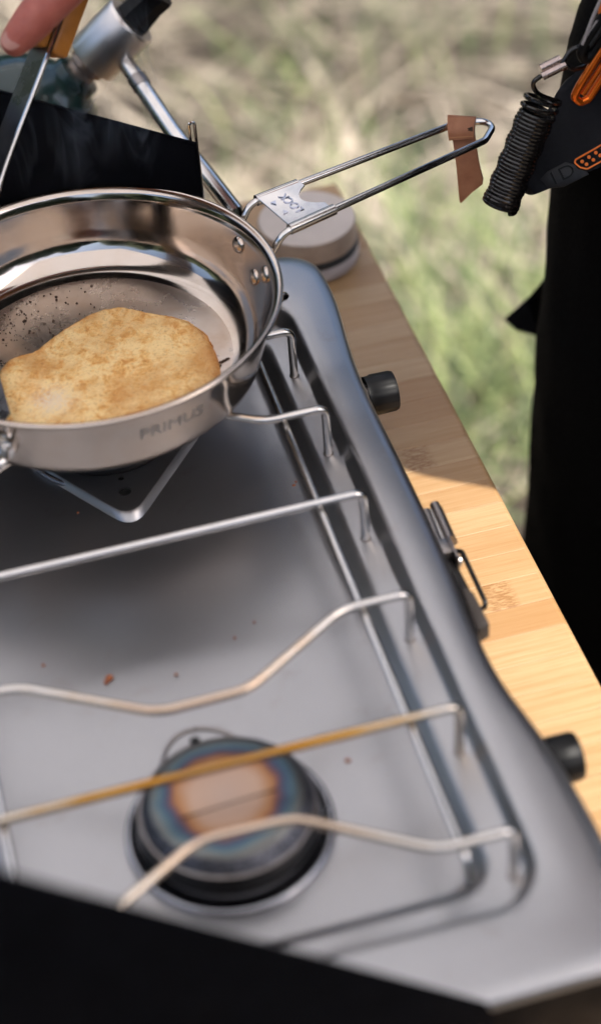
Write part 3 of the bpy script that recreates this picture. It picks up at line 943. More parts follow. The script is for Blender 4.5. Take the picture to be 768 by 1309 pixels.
# folded plate joining the two wires, stamped LOCK
bm = bmesh.new()
a0, a1 = .1225, .1520
top_z = HZ+.0028
out = [hp_(a0, -w0-.0005, top_z), hp_(a0, w0+.0005, top_z), hp_(a1-.001, w0-.0004, top_z)]
for t in np.linspace(.12, .88, 11):
    bb = (w0-.004)*(1-2*t)
    out.append(hp_(a1-.0095*math.sin(math.pi*(t-.12)/.76)**.7-.001, bb, top_z))
out.append(hp_(a1-.001, -w0+.0004, top_z))
prism(bm, out, (0, 0, -.0010), .0002, 1)
for s_ in (-1, 1):
    tube(bm, [hp_(a0, s_*w0, HZ), hp_(a1+.001 if s_ < 0 else a1-.002, s_*(w0-.0009), HZ+.0003)], .0033, 16)
br = obj('handle_bracket', bm, MAT['chrome'], pan, angle=35)
me = text_mesh('LOCK', .0078, .0003)
mm = Matrix((( *( -hv*-1 ), 0), (*hu, 0), (0, 0, 1, 0), (0, 0, 0, 1)))
for v_ in me.vertices:      # letters run from the front wire to the back wire, tops towards the pan
    x, y_, z = v_.co
    q = hp_((a0+a1)/2-.0020-y_, (x), top_z+.0002+z)
    v_.co = q
link_mesh('bracket_lettering', me, MAT['emboss'], br, smooth=False)
bm = bmesh.new()
for s_ in (-1, 1):
    c = hp_(a0+.0048, s_*.0058, top_z+.0003)
    prism(bm, [c+hv*(.0022*-s_), c+hv*(.0012*s_)+hu*.0018, c+hv*(.0012*s_)-hu*.0018], (0, 0, .0004))
obj('bracket_arrow', bm, MAT['emboss'], br, smooth=False)

# leather tag looped over the back wire
lz = HZ+.001
def lp(px, py, off): # point on the hanging tag: a plane through the back wire that faces the lens side
    return on_plane(px, py, hp_(.252, w1+off, lz), ln)
ln = (Vector((-.42, -.80, .30))).normalized()
bm = bmesh.new()
tail = [lp(577.5, 176, -.0005), lp(606.5, 172, -.0005), lp(610, 205, -.0005), lp(617, 229, -.0005), lp(616, 236, -.0005), lp(602, 247, -.0005), lp(592, 257, -.0005), lp(588.5, 260, -.0005), lp(586.5, 257, -.0005), lp(583, 215, -.0005)]
prism(bm, tail, -ln*.0022, .0004)
strap = obj('leather_strap', bm, MAT['leather'], pan, angle=40)
bm = bmesh.new()
# the folded sleeve: sweep a D shaped loop along the wire
S0 = on_plane(571.5, 158, hp_(.24, w1+.0035, lz), ln); 
l_a, l_b = lp(571.5, 148, .0030), lp(607, 150.5, .0030)
r_a, r_b = lp(574, 179, -.0036), lp(605.5, 176, -.0036)
N_ = 9
prof = []
for i in range(N_):
    t = i/(N_-1)
    prof.append((t, math.sin(t*math.pi)))
quad_f = []
rows_ = []
for i in range(9):
    t = i/8
    bulg = .0036*math.sin(min(1, t*1.6)*math.pi*.5) if t < .6 else .0036*(1-(t-.6)/.4*.55)
    rows_.append((l_a.lerp(r_a, t)+ln*bulg, l_b.lerp(r_b, t)+ln*bulg))
front = [[a.lerp(b2, k/6) for k in range(7)] for a, b2 in rows_]
back = [[p-ln*.0062 if i not in (0,) else p-ln*.003 for p in rw] for i, rw in enumerate(front)]
fv = [[bm.verts.new(p) for p in rw] for rw in front]; bv = [[bm.verts.new(p) for p in rw] for rw in back]
for g in (fv, bv):
    for i in range(8):
        for k_ in range(6): bm.faces.new((g[i][k_], g[i][k_+1], g[i+1][k_+1], g[i+1][k_]))
for k_ in range(6):
    bm.faces.new((fv[0][k_], fv[0][k_+1], bv[0][k_+1], bv[0][k_])); bm.faces.new((fv[8][k_], fv[8][k_+1], bv[8][k_+1], bv[8][k_]))
for i in range(8):
    bm.faces.new((fv[i][0], fv[i+1][0], bv[i+1][0], bv[i][0])); bm.faces.new((fv[i][6], fv[i+1][6], bv[i+1][6], bv[i][6]))
obj('strap_fold', bm, MAT['leather'], strap, angle=50)
bm = bmesh.new()
for k_ in range(11):
    p = rows_[7][0].lerp(rows_[7][1], (k_+.3)/11.3)+ln*.0004; q = rows_[7][0].lerp(rows_[7][1], (k_+.85)/11.3)+ln*.0004
    tube(bm, [p, q], .00032, 6)
st = obj('strap_stitching', bm, MAT['thread'], strap); st['kind'] = 'stuff'
bm = bmesh.new()
c = rows_[4][0].lerp(rows_[4][1], .86)+ln*.0003; e1 = (rows_[4][1]-rows_[4][0]).normalized(); e2 = ln.cross(e1)
prism(bm, [c+e1*.0016+e2*.0016, c-e1*.0018+e2*.0006, c-e1*.0008, c-e1*.0016-e2*.0006, c+e1*.0016-e2*.0014], ln*.0003)
obj('strap_mark', bm, MAT['burnt'], strap)

# small grip at the opposite near side
bm = bmesh.new()
g1_ = [on_z(*p, .064) for p in ((-30, 558), (10, 572), (42, 582), (66, 580))]
tube(bm, spline([(PC.x-.062, PC.y-.083, .062), (PC.x-.063, PC.y-.094, .060), (PC.x-.075, PC.y-.093, .059), (PC.x-.094, PC.y-.076, .059), (PC.x-.094, PC.y-.058, .061), (PC.x-.086, PC.y-.054, .062)], 6), .0030, 12)
obj('helper_grip', bm, MAT['chrome'], pan)
bm = bmesh.new()
for aa in (-2.215, -2.60):
    dn = Vector((math.cos(aa), math.sin(aa), 0)); 
    lathe(bm, [(0, -.002), (.0085, -.002), (.0085, .0014), (.006, .0022), (0, .0024)], Vector((PC.x, PC.y, .061))+dn*wall_r(.061), 24, dn)
obj('grip_mount', bm, MAT['chrome'], pan)
# maker's name etched on the outside wall
me = text_mesh('PRIMUS', .0118, .0001)
ang0 = -1.303
for v_ in me.vertices:
    x, y_, z = v_.co
    zz = .0632+y_*.98; r_ = np.interp(zz, [p[1] for p in prof_out[2:11]], [p[0] for p in prof_out[2:11]])+.00012+z
    a = ang0+x/.104
    v_.co = Vector((PC.x+r_*math.cos(a), PC.y+r_*math.sin(a), zz))
link_mesh('maker_lettering', me, MAT['ink'], bowl, smooth=False)

# ================================================================== PANCAKE
PZ = FZ+.0002
ol = [on_z(x, y_, PZ+.006) for x, y_ in ((3, 464), (19, 452), (38, 447), (52, 437), (68, 424), (92, 408), (122, 394), (150, 388), (178, 392), (212, 397), (240, 405), (259, 418), (270, 434), (278, 454), (281, 472), (272, 488), (225, 512), (150, 538), (80, 548), (20, 547))]
ol += [Vector((-.170, .098, 0)), Vector((-.1765, .115, 0)), Vector((-.1745, .135, 0))]
ol = [Vector((p.x, p.y, 0)) for p in ol]
ol = spline(ol, 16, True)
cen = Vector((-.112, .133, 0))
ol = [cen+(p-cen)*(1+.016*noise.noise((p.x*150, p.y*150, 4))+.010*noise.noise((p.x*430, p.y*430, 6))) for p in ol]
bm = bmesh.new()
lay_r = bm.verts.layers.float.new('rim'); lay_f = bm.verts.layers.float.new('flour')
RN = 46; rings = []
fl_c = on_z(66, 510, PZ+.006)
for i in range(RN+5):
    ringv = []
    for k_, p in enumerate(ol):
        d = p-cen
        if i <= RN:
            t = (i/RN)**.8
            P = cen+d*t
            edge = max(0, (t-.90)/.10)
            h = .0044*(1-edge**2.0*.62)
            wob = .0016*noise.noise((P.x*28, P.y*28, 2))+.0006*noise.noise((P.x*110, P.y*110, 5))+.0003*noise.noise((P.x*300, P.y*300, 8))
            h += wob + .0008*math.exp(-((t-.94)/.04)**2)
            z = PZ+h
            # lifted curl of the left lobe
            L_ = (P-Vector((-.158, .143, 0))).length
            z += .004*math.exp(-(L_/.013)**2)
        else:
            j = i-RN; t = 1+.004*math.sin(j*.9); P = cen+d*(t if j < 4 else .97)
            z = PZ+.0028*(1-j/4)
        v_ = bm.verts.new((P.x, P.y, z))
        tt = min(1, i/RN)
        v_[lay_r] = max(0., min(1., (tt-.80)/.18))*(.55+.45*noise.noise((P.x*60, P.y*60, 1)))
        v_[lay_f] = 1.1*math.exp(-((P-Vector((fl_c.x, fl_c.y, 0))).length/.010)**2)
        ringv.append(v_)
    rings.append(ringv)
for a, c in zip(rings, rings[1:]):
    for k_ in range(len(a)):
        j = (k_+1) % len(a); bm.faces.new((a[k_], a[j], c[j], c[k_]))
bmesh.ops.remove_doubles(bm, verts=bm.verts[:], dist=1e-6)
pk = obj('pancake', bm, MAT['pancake'], origin=(cen.x, cen.y, PZ), angle=80)
tag(pk, 'golden brown pancake with browned rim lying in the steel frying pan', 'pancake')
# burnt crumbs on the pan floor
bm = bmesh.new()
for _ in range(130):
    px, py = (random.gauss(32, 26), random.gauss(415, 18)) if random.random() < .55 else (random.uniform(0, 135), random.uniform(350, 440))
    c = on_z(px, py, FZ)
    if (Vector((c.x, c.y, 0))-Vector((PC.x, PC.y, 0))).length > .082: continue
    rr_ = random.choice((.0003, .0003, .0004, .0005, .0006, .0009))*random.uniform(.7, 1.2)
    pts = [c+Vector((rr_*random.uniform(.6, 1.2)*math.cos(a), rr_*random.uniform(.6, 1.2)*math.sin(a), -.0002)) for a in np.linspace(0, 2*math.pi, 7)[:-1]]
    prism(bm, pts, (0, 0, .0006))
for px, py in ((283, 463), (287, 461), (291, 459), (280, 468)):  # dark flecks painted in for the rivets' reflection
    c = on_z(px, py, FZ)
    prism(bm, [c+Vector((.0014*math.cos(a), .0007*math.sin(a), -.0002)) for a in np.linspace(0, 2*math.pi, 7)[:-1]], (0, 0, .0008))
tag(obj('crumbs_and_reflections', bm, MAT['burnt']), 'burnt dark crumbs and painted rivet reflections on the pan floor beside the pancake', 'crumbs', kind='stuff')

# ================================================================== SPATULA
S0, S1 = Vector((-.144, .195, .133)), Vector((-.103, .235, .182))
sdir = (S1-S0).normalized()
vw = (CAM-S1).normalized(); vw = (vw-sdir*vw.dot(sdir)).normalized()
side = sdir.cross(vw)      # to the right when looking along the view
Wd = (Matrix.Rotation(R(26), 3, sdir) @ vw).normalized(); Nd = sdir.cross(Wd).normalized()
sp = thing('spatula', tuple(S0), 'flat steel spatula with orange wooden handle dipping into the frying pan', 'spatula')
edge0 = S0-Wd*.0115; edge1 = S1-Wd*.0115
bm = bmesh.new()
tang_end = S1+sdir*.134
path_c = [Vector((-.186, .138, .050)), Vector((-.176, .152, .066)), Vector((-.163, .172, .097)), S0, S1, tang_end]
path_c = spline(path_c, 6)
ring_prev = None
for i, p in enumerate(path_c):
    c = p-Wd*.0105
    w_ = .0105 if i < 30 else .0085
    vs = [bm.verts.new(c+Wd*sx*w_+Nd*sy*.0012) for sx, sy in ((1, 1), (-1, 1), (-1, -1), (1, -1))]
    if ring_prev:
        for k_ in range(4): bm.faces.new((ring_prev[k_], ring_prev[(k_+1) % 4], vs[(k_+1) % 4], vs[k_]))
    else: bm.faces.new(vs)
    ring_prev = vs
bm.faces.new(ring_prev)
obj('spatula_shaft', bm, MAT['blade'], sp, smooth=False)
bm = bmesh.new()
bl = [(-.1675, .152), (-.1665, .100), (-.178, .085), (-.232, .088), (-.238, .150), (-.20, .162)]
prism(bm, [Vector((x, y_, FZ+.0016+(.0125 if x > -.19 else .004))) for x, y_ in bl], (0, 0, .0012), .0003, 1)
obj('spatula_blade', bm, MAT['blade'], sp, smooth=False)
bm = bmesh.new(); tube(bm, [p+Nd*0 for p in path_c[12:]], .00135, 8)  # bright chrome strip stands in for light caught along the edge
obj('spatula_edge_glint', bm, MAT['chrome'], sp)
for s_ in (-1, 1):
    bm = bmesh.new()
    c = (S1+sdir*.069)-Wd*.0105+Nd*s_*.0068
    box(bm, c, (.132, .0200, .0110), (sdir, Wd, Nd), .0022, 3)
    obj('handle_scale', bm, MAT['orange_wood'], sp)

# ================================================================== GAS CANISTER AND REGULATOR
ax = Vector((.765, -.067, .64)).normalized()
gy = .41
neck = on_y(97, 98, gy)
can = thing('gas_canister', tuple(neck-ax*.158), 'dark green gas canister leaning behind the black wind panel', 'gas canister')
bm = bmesh.new()
lathe(bm, [(0, -.156), (.040, -.156), (.050, -.153), (.0535, -.147), (.0540, -.140), (.0540, -.062), (.0535, -.052), (.0505, -.040), (.045, -.028), (.036, -.016), (.026, -.008), (.020, -.005), (.0165, -.003), (.0160, .003), (.0120, .004), (0, .004)], neck, 72, ax)
cn = obj('canister_body', bm, MAT['green_can'], can, angle=50)
bm = bmesh.new()
lathe(bm, [(.0541, -.128), (.0547, -.127), (.0547, -.070), (.0541, -.069)], neck, 72, ax)
obj('canister_label', bm, MAT['can_band'], can)
reg = thing('gas_regulator', tuple(neck), 'brushed steel gas regulator with black knob screwed on the green canister', 'gas regulator')
bm = bmesh.new(); lathe(bm, [(.0100, .002), (.0100, .008), (.0125, .010), (.0125, .016), (.009, .018), (.009, .022)], neck, 24, ax)
obj('regulator_neck', bm, plain('brass_neck', (.35, .25, .18), .35, .9), reg)
P0 = neck+ax*.014
# visible body length and radius read off the photograph at this distance
p1, p2 = on_y(104, 92, gy), on_y(160, 44, gy)
bm = bmesh.new(); L_ = .040
lathe(bm, [(0, .001), (.0162, .001), (.0182, .0020), (.0186, .0030), (.0186, L_-.003), (.0182, L_-.001), (.0172, L_), (0, L_)], P0, 48, ax)
obj('regulator_body', bm, plain('brushed_regulator', (.70, .66, .63), .34, 1, .06, 40), reg, angle=35)
bm = bmesh.new()
kn_r = lathe(bm, [(0, 0), (.0128, 0), (.0128, .003), (.0112, .016), (.0118, .024), (.0108, .0255), (0, .0255)], P0+ax*(L_+.0005), 8, ax)
obj('regulator_knob', bm, MAT['black_plastic'], reg, smooth=False)
h0 = P0+ax*.022+UP*-.012+RT*.006
h1 = on_y(222, 170, .335); h2 = on_y(300, 270, .268)
bm = bmesh.new(); tube(bm, [h0, h1, h2, Vector((.004, .2515, -.014)), Vector((.0, .236, -.024))], .0058, 16)
obj('gas_pipe', bm, MAT['chrome'], reg)
bm = bmesh.new(); tube(bm, [h0.lerp(h1, .28), h0.lerp(h1, .40)], .0064, 16)
obj('pipe_ferrule', bm, MAT['latch'], reg)

# ================================================================== JAR
JC = Vector((.0645, .3627, TZ)); JR = .0335
jar = thing('storage_jar', tuple(JC), 'low round jar with beige lid and dark rubber seal at the table corner', 'jar')
bm = bmesh.new(); lathe(bm, [(0, 0), (.032, 0), (.0345, .0015), (.0352, .004), (.0352, .0095), (.0346, .0115), (0, .0115)], JC, 64)
obj('jar_body', bm, MAT['jar_body'], jar)
bm = bmesh.new(); lathe(bm, [(.0330, .0112), (.0348, .0117), (.0353, .0133), (.0350, .0160), (.0330, .0164)], JC, 64)
obj('jar_seal', bm, MAT['rubber'], jar)
bm = bmesh.new(); lathe(bm, [(.0335, .0166), (.0340, .017), (.0340, .0300), (.0333, .0318)], JC, 64)
ld = obj('jar_lid', bm, MAT['jar_wood'], jar)
bm = bmesh.new(); lathe(bm, [(.0334, .0315), (.0328, .0324), (.0318, .0326), (0, .0328)], JC, 64)
obj('lid_top', bm, MAT['jar_lid'], ld)

# ================================================================== BELT GEAR
DY = .185
def at(x, y, Y=DY): return on_y(x, y, Y)
# coil lanyard
lan = thing('coil_lanyard', tuple(at(632, 262)), 'black coiled lanyard hanging in front of the black trousers', 'lanyard')
c0, c1 = at(638, 264, .180), at(689, 137, .188)
axv = (c1-c0); L_ = axv.length; axn = axv.normalized(); u_, w_ = frame_of(axn)
turns, cr, cord = 25, .0097, .00140
pts = []
nseg = 18
for i in range(turns*nseg+1):
    t = i/(turns*nseg); a = 2*math.pi*turns*t
    stretch = t**1.0 if t < .9 else .9+(t-.9)*1.0
    rr_ = cr*(1+.05*math.sin(t*30))
    pts.append(c0+axn*(L_*.93*t)+(u_*math.cos(a)+w_*math.sin(a))*rr_)
# loose last rings opening towards the ferrule
pl = pts[-1]
for i in range(1, 40):
    a = 2*math.pi*i/nseg; f_ = i/39
    pts.append(c0+axn*(L_*(.93+.17*f_))+(u_*math.cos(a)+w_*math.sin(a))*cr*(1.04))
end_f = at(691, 97); mid_f = at(679, 112)
tail_pts = [pts[-1], pts[-1].lerp(mid_f, .55)+RT*-.003, mid_f.lerp(end_f, .35)+RT*-.001, end_f]
pts = pts[:-1]+spline(tail_pts, 6)
bm = bmesh.new(); tube(bm, pts, cord, 8)
obj('coil', bm, MAT['black_cord'], lan)
f0, f1 = at(690, 93.5), at(718, 79.5); fd = (f1-f0).normalized()
fs = fd.cross(FWD).normalized()
bm = bmesh.new()
for s_ in (-1, 1): tube(bm, [f0+fs*s_*.0021+fd*(.0012 if s_ > 0 else 0), f1+fs*s_*.0021+fd*(.001 if s_ < 0 else 0)], .0025, 16)
obj('ferrule', bm, MAT['ferrule'], lan)
bm = bmesh.new()
tube(bm, spline([f1-fd*.002+fs*.0019*-1, at(727, 67), at(740, 60.5), at(752, 66, .188), at(756, 78, .190), at(744, 86, .188), at(730, 88), f1-fd*.002+fs*.0019], 6), cord*1.05, 10)
obj('cord_loop', bm, MAT['black_cord'], lan)
bm = bmesh.new(); lathe(bm, [(0, -.003), (.0030, -.0028), (.0034, 0), (.0026, .003), (0, .0033)], at(657, 260, .184), 16, axn)
obj('cord_stop', bm, MAT['black_plastic'], lan)

# black plastic clip and grey key cords
clip = thing('belt_clip', tuple(at(745, 80)), 'black plastic snap clip between coiled lanyard and grey cords', 'clip')
bm = bmesh.new()
tube(bm, fillet([at(747, 77, .184), at(756, 69, .184), at(781, 29, .184), at(799, 15, .184), at(793, 5, .184), at(773, 17, .184), at(755, 42, .184), at(742, 67, .184)], .004, 4, True), .0031, 12, closed=True)
obj('clip_frame', bm, MAT['black_plastic'], clip)
bm = bmesh.new(); tube(bm, [at(753, 57, .1825), at(781, 17, .1825)], .0022, 10)
obj('clip_gate', bm, MAT['device_trim'], clip)
kc = thing('key_cord', tuple(at(742, 60, .186)), 'pair of thin grey cords rising from the black clip', 'cord')
for a_, b2_ in (((744, 57), (772, -12)), ((750, 45), (776, 12))):
    bm = bmesh.new(); tube(bm, [at(*a_, .183), at((a_[0]+b2_[0])/2-1, (a_[1]+b2_[1])/2, .183), at(*b2_, .183)], .0011, 8)
    obj('cord_strand', bm, MAT['grey_cord'], kc)
bm = bmesh.new(); box(bm, at(771, 8, .185), (.006, .003, .010), bev=.001)
obj('orange_tab', bm, MAT['orange_paint'], kc)

# orange carabiner
cb = thing('carabiner', tuple(at(745, 120)), 'orange anodised carabiner hanging on the black device', 'carabiner')
bm = bmesh.new()
tube(bm, fillet([at(733, 124, .181), at(741, 131, .181), at(752, 126, .181), at(800, 52, .183), at(797, 38, .183), at(782, 42, .183), at(741, 108, .181)], .003, 5, True), .0024, 12, closed=True)
obj('carabiner_frame', bm, MAT['orange_metal'], cb)
bm = bmesh.new(); tube(bm, [at(744, 121, .1805), at(786, 58, .1822)], .0017, 10)
obj('carabiner_gate', bm, MAT['orange_metal'], cb)

# black rubber device
dn_ = Vector((-.40, -.76, .50)).normalized()
DP = at(715, 215, .186)
def dp(x, y): return on_plane(x, y, DP, dn_)
dev = thing('pocket_device', tuple(DP), 'black rubber cased device with orange dotted badge hanging before the trousers', 'electronic device')
outl = [dp(*p) for p in ((657, 232), (664, 243), (675, 250), (690, 246), (735, 227), (790, 203), (830, 180), (845, 150), (835, 90), (800, 66), (760, 78), (722, 102), (706, 128), (690, 160), (668, 205))]
bm = bmesh.new(); prism(bm, spline(outl, 3, True), -dn_*.030, .005, 4)
dob = obj('device_case', bm, MAT['device'], dev, angle=60)
bm = bmesh.new()
prism(bm, [dp(*p)+dn_*.0003 for p in ((690, 229), (699, 219), (722, 207), (734, 210), (738, 217), (748, 218), (752, 223), (720, 239), (700, 241))], -dn_*.0016, .0004)
obj('device_plate', bm, MAT['device_trim'], dev, angle=60)
bu = (dp(760, 193)-dp(720, 213)).normalized(); bv_ = dn_.cross(bu).normalized()
me = text_mesh('1D', .0135, .0004)
cc_ = dp(717.5, 223.5)
for v_ in me.vertices:
    x, y_, z = v_.co; v_.co = cc_+bu*x+bv_*(y_*.8)+dn_*(z+.0007)
link_mesh('device_lettering', me, MAT['black_plastic'], dev, smooth=False)
bc = [dp(760, 190), dp(735, 204), dp(734, 208), dp(741, 214), dp(750, 216), dp(772, 204), dp(795, 191), dp(792, 178), dp(782, 177)]
bm = bmesh.new(); tube(bm, [p+dn_*.0003 for p in fillet(bc, .0022, 5, True)], .00055, 8, closed=True)
obj('device_badge', bm, MAT['orange_paint'], dev)
bm = bmesh.new()
e_u = (dp(752, 201)-dp(743.5, 206.5)); e_v = (dp(749, 210)-dp(743.5, 206.5))
for i in range(5):
    for j in range(2):
        lathe(bm, [(.0011, 0), (.0011, .0003), (.0008, .0006), (0, .0007)], dp(743.5, 206.5)+e_u*i*1.03+e_v*j, 12, dn_)
obj('badge_dots', bm, MAT['orange_paint'], dev)

# ================================================================== PERSON
def rc(bm, p, r, q_, s_, seg=2):
    """tapered capsule between p (radius r) and q_ (radius s_); a radius may be an (x, y, z) triple"""
    sub = bmesh.new()
    for c, rad_ in ((p, r), (q_, s_)):
        t = bmesh.ops.create_icosphere(sub, subdivisions=seg, radius=1)
        rv = Vector(rad_) if isinstance(rad_, (tuple, list)) else Vector((rad_, rad_, rad_))
        for v_ in t['verts']: v_.co = Vector(c)+Vector((v_.co.x*rv.x, v_.co.y*rv.y, v_.co.z*rv.z))
    h = bmesh.ops.convex_hull(sub, input=sub.verts[:])
    bmesh.ops.delete(sub, geom=list({g for g in h['geom_interior']+h['geom_unused'] if isinstance(g, bmesh.types.BMVert)}), context='VERTS')
    merge(bm, sub)
def fuse(bm, vox, smooth_it=4):
    me = bpy.data.meshes.new('body'); bm.to_mesh(me); bm.free()
    o = bpy.data.objects.new('body_tmp', me); COL.objects.link(o)
    md = o.modifiers.new('r', 'REMESH'); md.mode = 'VOXEL'; md.voxel_size = vox; md.use_smooth_shade = True
    ms = o.modifiers.new('s', 'SMOOTH'); ms.factor = .5; ms.iterations = smooth_it
    return eval_mesh(o)
def wrinkle(me, amp, sc, sq=1.):
    me.update()
    nrm = [v_.normal.copy() for v_ in me.vertices]
    for v_, n_ in zip(me.vertices, nrm):
        p = v_.co
        d = noise.noise((p.x*sc, p.y*sc, p.z*sc*sq))+.5*noise.noise((p.x*sc*2.3, p.y*sc*2.3, p.z*sc*sq*2.3+5))
        v_.co = p+n_*d*amp
person = thing('person', (.30, .15, GZ), 'person in black clothes beside the table holding the spatula handle', 'person')
hipR, kneeR, ankR = (.297, .238, .08), (.270, .232, -.32), (.272, .250, -.71)
hipL, kneeL, ankL = (.312, .062, .08), (.305, .055, -.32), (.315, .050, -.71)
shR, elR = (.325, .335, .56), (.235, .470, .36)
shL, elL, wrL = (.35, -.03, .56), (.405, -.085, .32), (.435, .06, .16)
# hand: thumb and fingers round the spatula handle
Hc = S1+sdir*.100-Wd*.0105            # middle of the grip
wrR = Vector((.020, .350, .285))
bm = bmesh.new()
rc(bm, hipR, .075, kneeR, .052); rc(bm, kneeR, .052, ankR, .036)
rc(bm, hipL, .075, kneeL, .052); rc(bm, kneeL, .052, ankL, .036)
rc(bm, (.272, .25, -.73), .034, (.16, .27, -.765), .024); rc(bm, (.315, .05, -.73), .034, (.20, .045, -.765), .024)
rc(bm, (.315, .15, .10), (.085, .135, .08), (.325, .15, .25), (.075, .12, .08))
rc(bm, (.325, .15, .25), (.075, .12, .08), (.335, .15, .48), (.085, .145, .08))
rc(bm, (.335, .15, .50), (.07, .13, .05), (.335, .15, .56), (.05, .15, .04))
rc(bm, (.335, .15, .58), .05, (.31, .16, .68), .045)
rc(bm, shR, .045, elR, .034); rc(bm, elR, .036, wrR, .026)
rc(bm, shL, .045, elL, .034); rc(bm, elL, .036, wrL, .024)
rc(bm, wrL, (.022, .03, .03), (.43, .125, .11), (.016, .03, .03))
for k_ in range(4): rc(bm, (.425+.0, .135, .125-.022*k_), .009, (.405, .18, .100-.022*k_), .0075)
rc(bm, (.43, .105, .14), .010, (.40, .125, .155), .008)
# head, looking down at the pan
hd = Vector((.285, .165, .775)); hf = Vector((-.80, .0, -.60)).normalized(); hup = Vector((-.60, 0, .80)).normalized(); hs = Vector((0, 1, 0))
rc(bm, hd+hup*.03, .080, hd+hup*.02-hf*.025, .082)
rc(bm, hd, .070, hd-hup*.075+hf*.040, .040)
rc(bm, hd+hf*.068+hup*.008, .010, hd+hf*.092-hup*.022, .013)        # nose
rc(bm, hd+hf*.070-hup*.055, .013, hd+hf*.066-hup*.085, .018)        # mouth and chin
for s_ in (-1, 1):
    rc(bm, hd+hs*.030*s_+hf*.064+hup*.022, .012, hd+hs*.014*s_+hf*.070+hup*.024, .010)     # brow
    rc(bm, hd+hs*.077*s_-hf*.004+hup*.012, (.010, .007, .022), hd+hs*.078*s_-hup*.02, (.008, .006, .012))  # ear
me_b = fuse(bm, .008, 3)
bm = bmesh.new()
# right hand in a finer mesh of its own, running up the wrist under the cuff
T2, T1, T0 = on_y(20, 53, .222), on_y(56, 11, .226), on_y(98, -38, .236)
palm_c = Hc+side*.030+vw*-.004+sdir*.020
rc(bm, wrR, .026, Vector((-.005, .325, .265)), (.026, .024, .022), 3)
knuck = []
for k_ in range(4):
    knuck.append(Hc+side*.020+sdir*(.034-.021*k_)-vw*(.016-.002*k_))
rc(bm, Vector((-.005, .325, .265)), (.024, .022, .020), palm_c, (.020, .020, .020), 3)
for k_ in range(4):
    rc(bm, Vector((-.012, .318, .258)), .017, knuck[k_], .0115, 3)
for k_ in range(4):
    s_ = 1-.06*abs(k_-1)
    a = knuck[k_]; b_ = Hc+sdir*(.030-.021*k_)-vw*.026-side*.010; c = Hc+sdir*(.028-.020*k_)-vw*.010-side*.027; d = Hc+sdir*(.026-.019*k_)+vw*.006-side*.022
    rc(bm, a, .0110, b_, .0095*s_, 3); rc(bm, b_, .0095*s_, c, .0088*s_, 3); rc(bm, c, .0086*s_, d, .0078*s_, 3)
rc(bm, palm_c+vw*.006, .018, T0, .0140, 3); rc(bm, T0, .0138, T1, .0112, 3); rc(bm, T1, .0112, T1.lerp(T2, .45), .0106, 3); rc(bm, T1.lerp(T2, .45), .0106, T2, .0082, 3)
me_h = fuse(bm, .0020, 4)
bm = bmesh.new(); bm.from_mesh(me_b); bm.from_mesh(me_h)
body = obj('person_body', bm, MAT['skin'], person, angle=180)
# thumb nail
td = (T2-T1).normalized(); tn = ((CAM-T2).normalized()); tn = (tn-td*tn.dot(td)).normalized(); tn = (Matrix.Rotation(R(18), 3, td) @ tn); ts = td.cross(tn)
nc = T2-td*.0005+tn*.0062
sub = bmesh.new(); grid_ = []
for i in range(9):
    rw = []
    for j in range(9):
        u1, v1 = (i-4)/4, (j-4)/4
        rr_ = math.sqrt(u1*u1+v1*v1); f_ = max(abs(u1), abs(v1)); s_ = f_/rr_ if rr_ > 0 else 1
        x, y_ = u1*s_*.0062, v1*s_*.0054
        rw.append(sub.verts.new(nc+td*x+ts*y_+tn*(.0018-40*y_*y_*1.3-18*x*x)))
    grid_.append(rw)
for i in range(8):
    for j in range(8): sub.faces.new((grid_[i][j], grid_[i+1][j], grid_[i+1][j+1], grid_[i][j+1]))
obj('thumb_nail', sub, MAT['nail'], body)
# clothing
bm = bmesh.new()
rc(bm, (.313, .15, .10), (.100, .160, .075), (.318, .15, .185), (.092, .145, .03), 3)
rc(bm, hipR, .094, kneeR, .086, 3); rc(bm, kneeR, .086, (.272, .246, -.66), .082, 3); rc(bm, (.272, .246, -.66), .082, (.272, .248, -.70), .080, 3)
rc(bm, hipL, .094, kneeL, .086, 3); rc(bm, kneeL, .086, (.314, .05, -.66), .082, 3)
me = fuse(bm, .008, 3); wrinkle(me, .0055, 14, .55)
link_mesh('trousers', me, MAT['trousers'], person, angle=180)
bm = bmesh.new()
rc(bm, (.320, .15, .175), (.092, .142, .03), (.328, .15, .28), (.090, .140, .08), 3)
rc(bm, (.328, .15, .28), (.088, .136, .08), (.337, .15, .48), (.098, .160, .08), 3)
rc(bm, (.337, .15, .50), (.080, .150, .05), (.337, .15, .575), (.055, .165, .036), 3)
rc(bm, shR, .062, elR, .052, 3); rc(bm, elR, .053, Vector(elR).lerp(wrR, .72), .042, 3)
rc(bm, shL, .062, elL, .052, 3); rc(bm, elL, .053, Vector(elL).lerp(Vector(wrL), .8), .042, 3)
me = fuse(bm, .008, 3); wrinkle(me, .006, 12)
link_mesh('shirt', me, MAT['shirt'], person, angle=180)
bm = bmesh.new()
for z_, in ((.168,),):
    loft(bm, [[Vector((.318+(.100+o_)*math.cos(a), .15+(.156+o_)*math.sin(a), zz)) for a in np.linspace(0, 2*math.pi, 49)[:-1]] for o_, zz in ((-.006, .150), (.0, .1505), (.0, .1845), (-.006, .185))])
obj('belt', bm, MAT['black_plastic'], person)
for (ax_, ay_) in ((.272, .25), (.315, .05)):
    bm = bmesh.new(); rc(bm, (ax_, ay_, -.70), .050, (ax_, ay_, -.75), .048); rc(bm, (ax_, ay_, -.745), .048, (ax_-.13, ay_+.01, -.765), (.045, .043, .032))
    me = fuse(bm, .006, 3); link_mesh('boot', me, MAT['boot'], person, angle=180)
bm = bmesh.new()
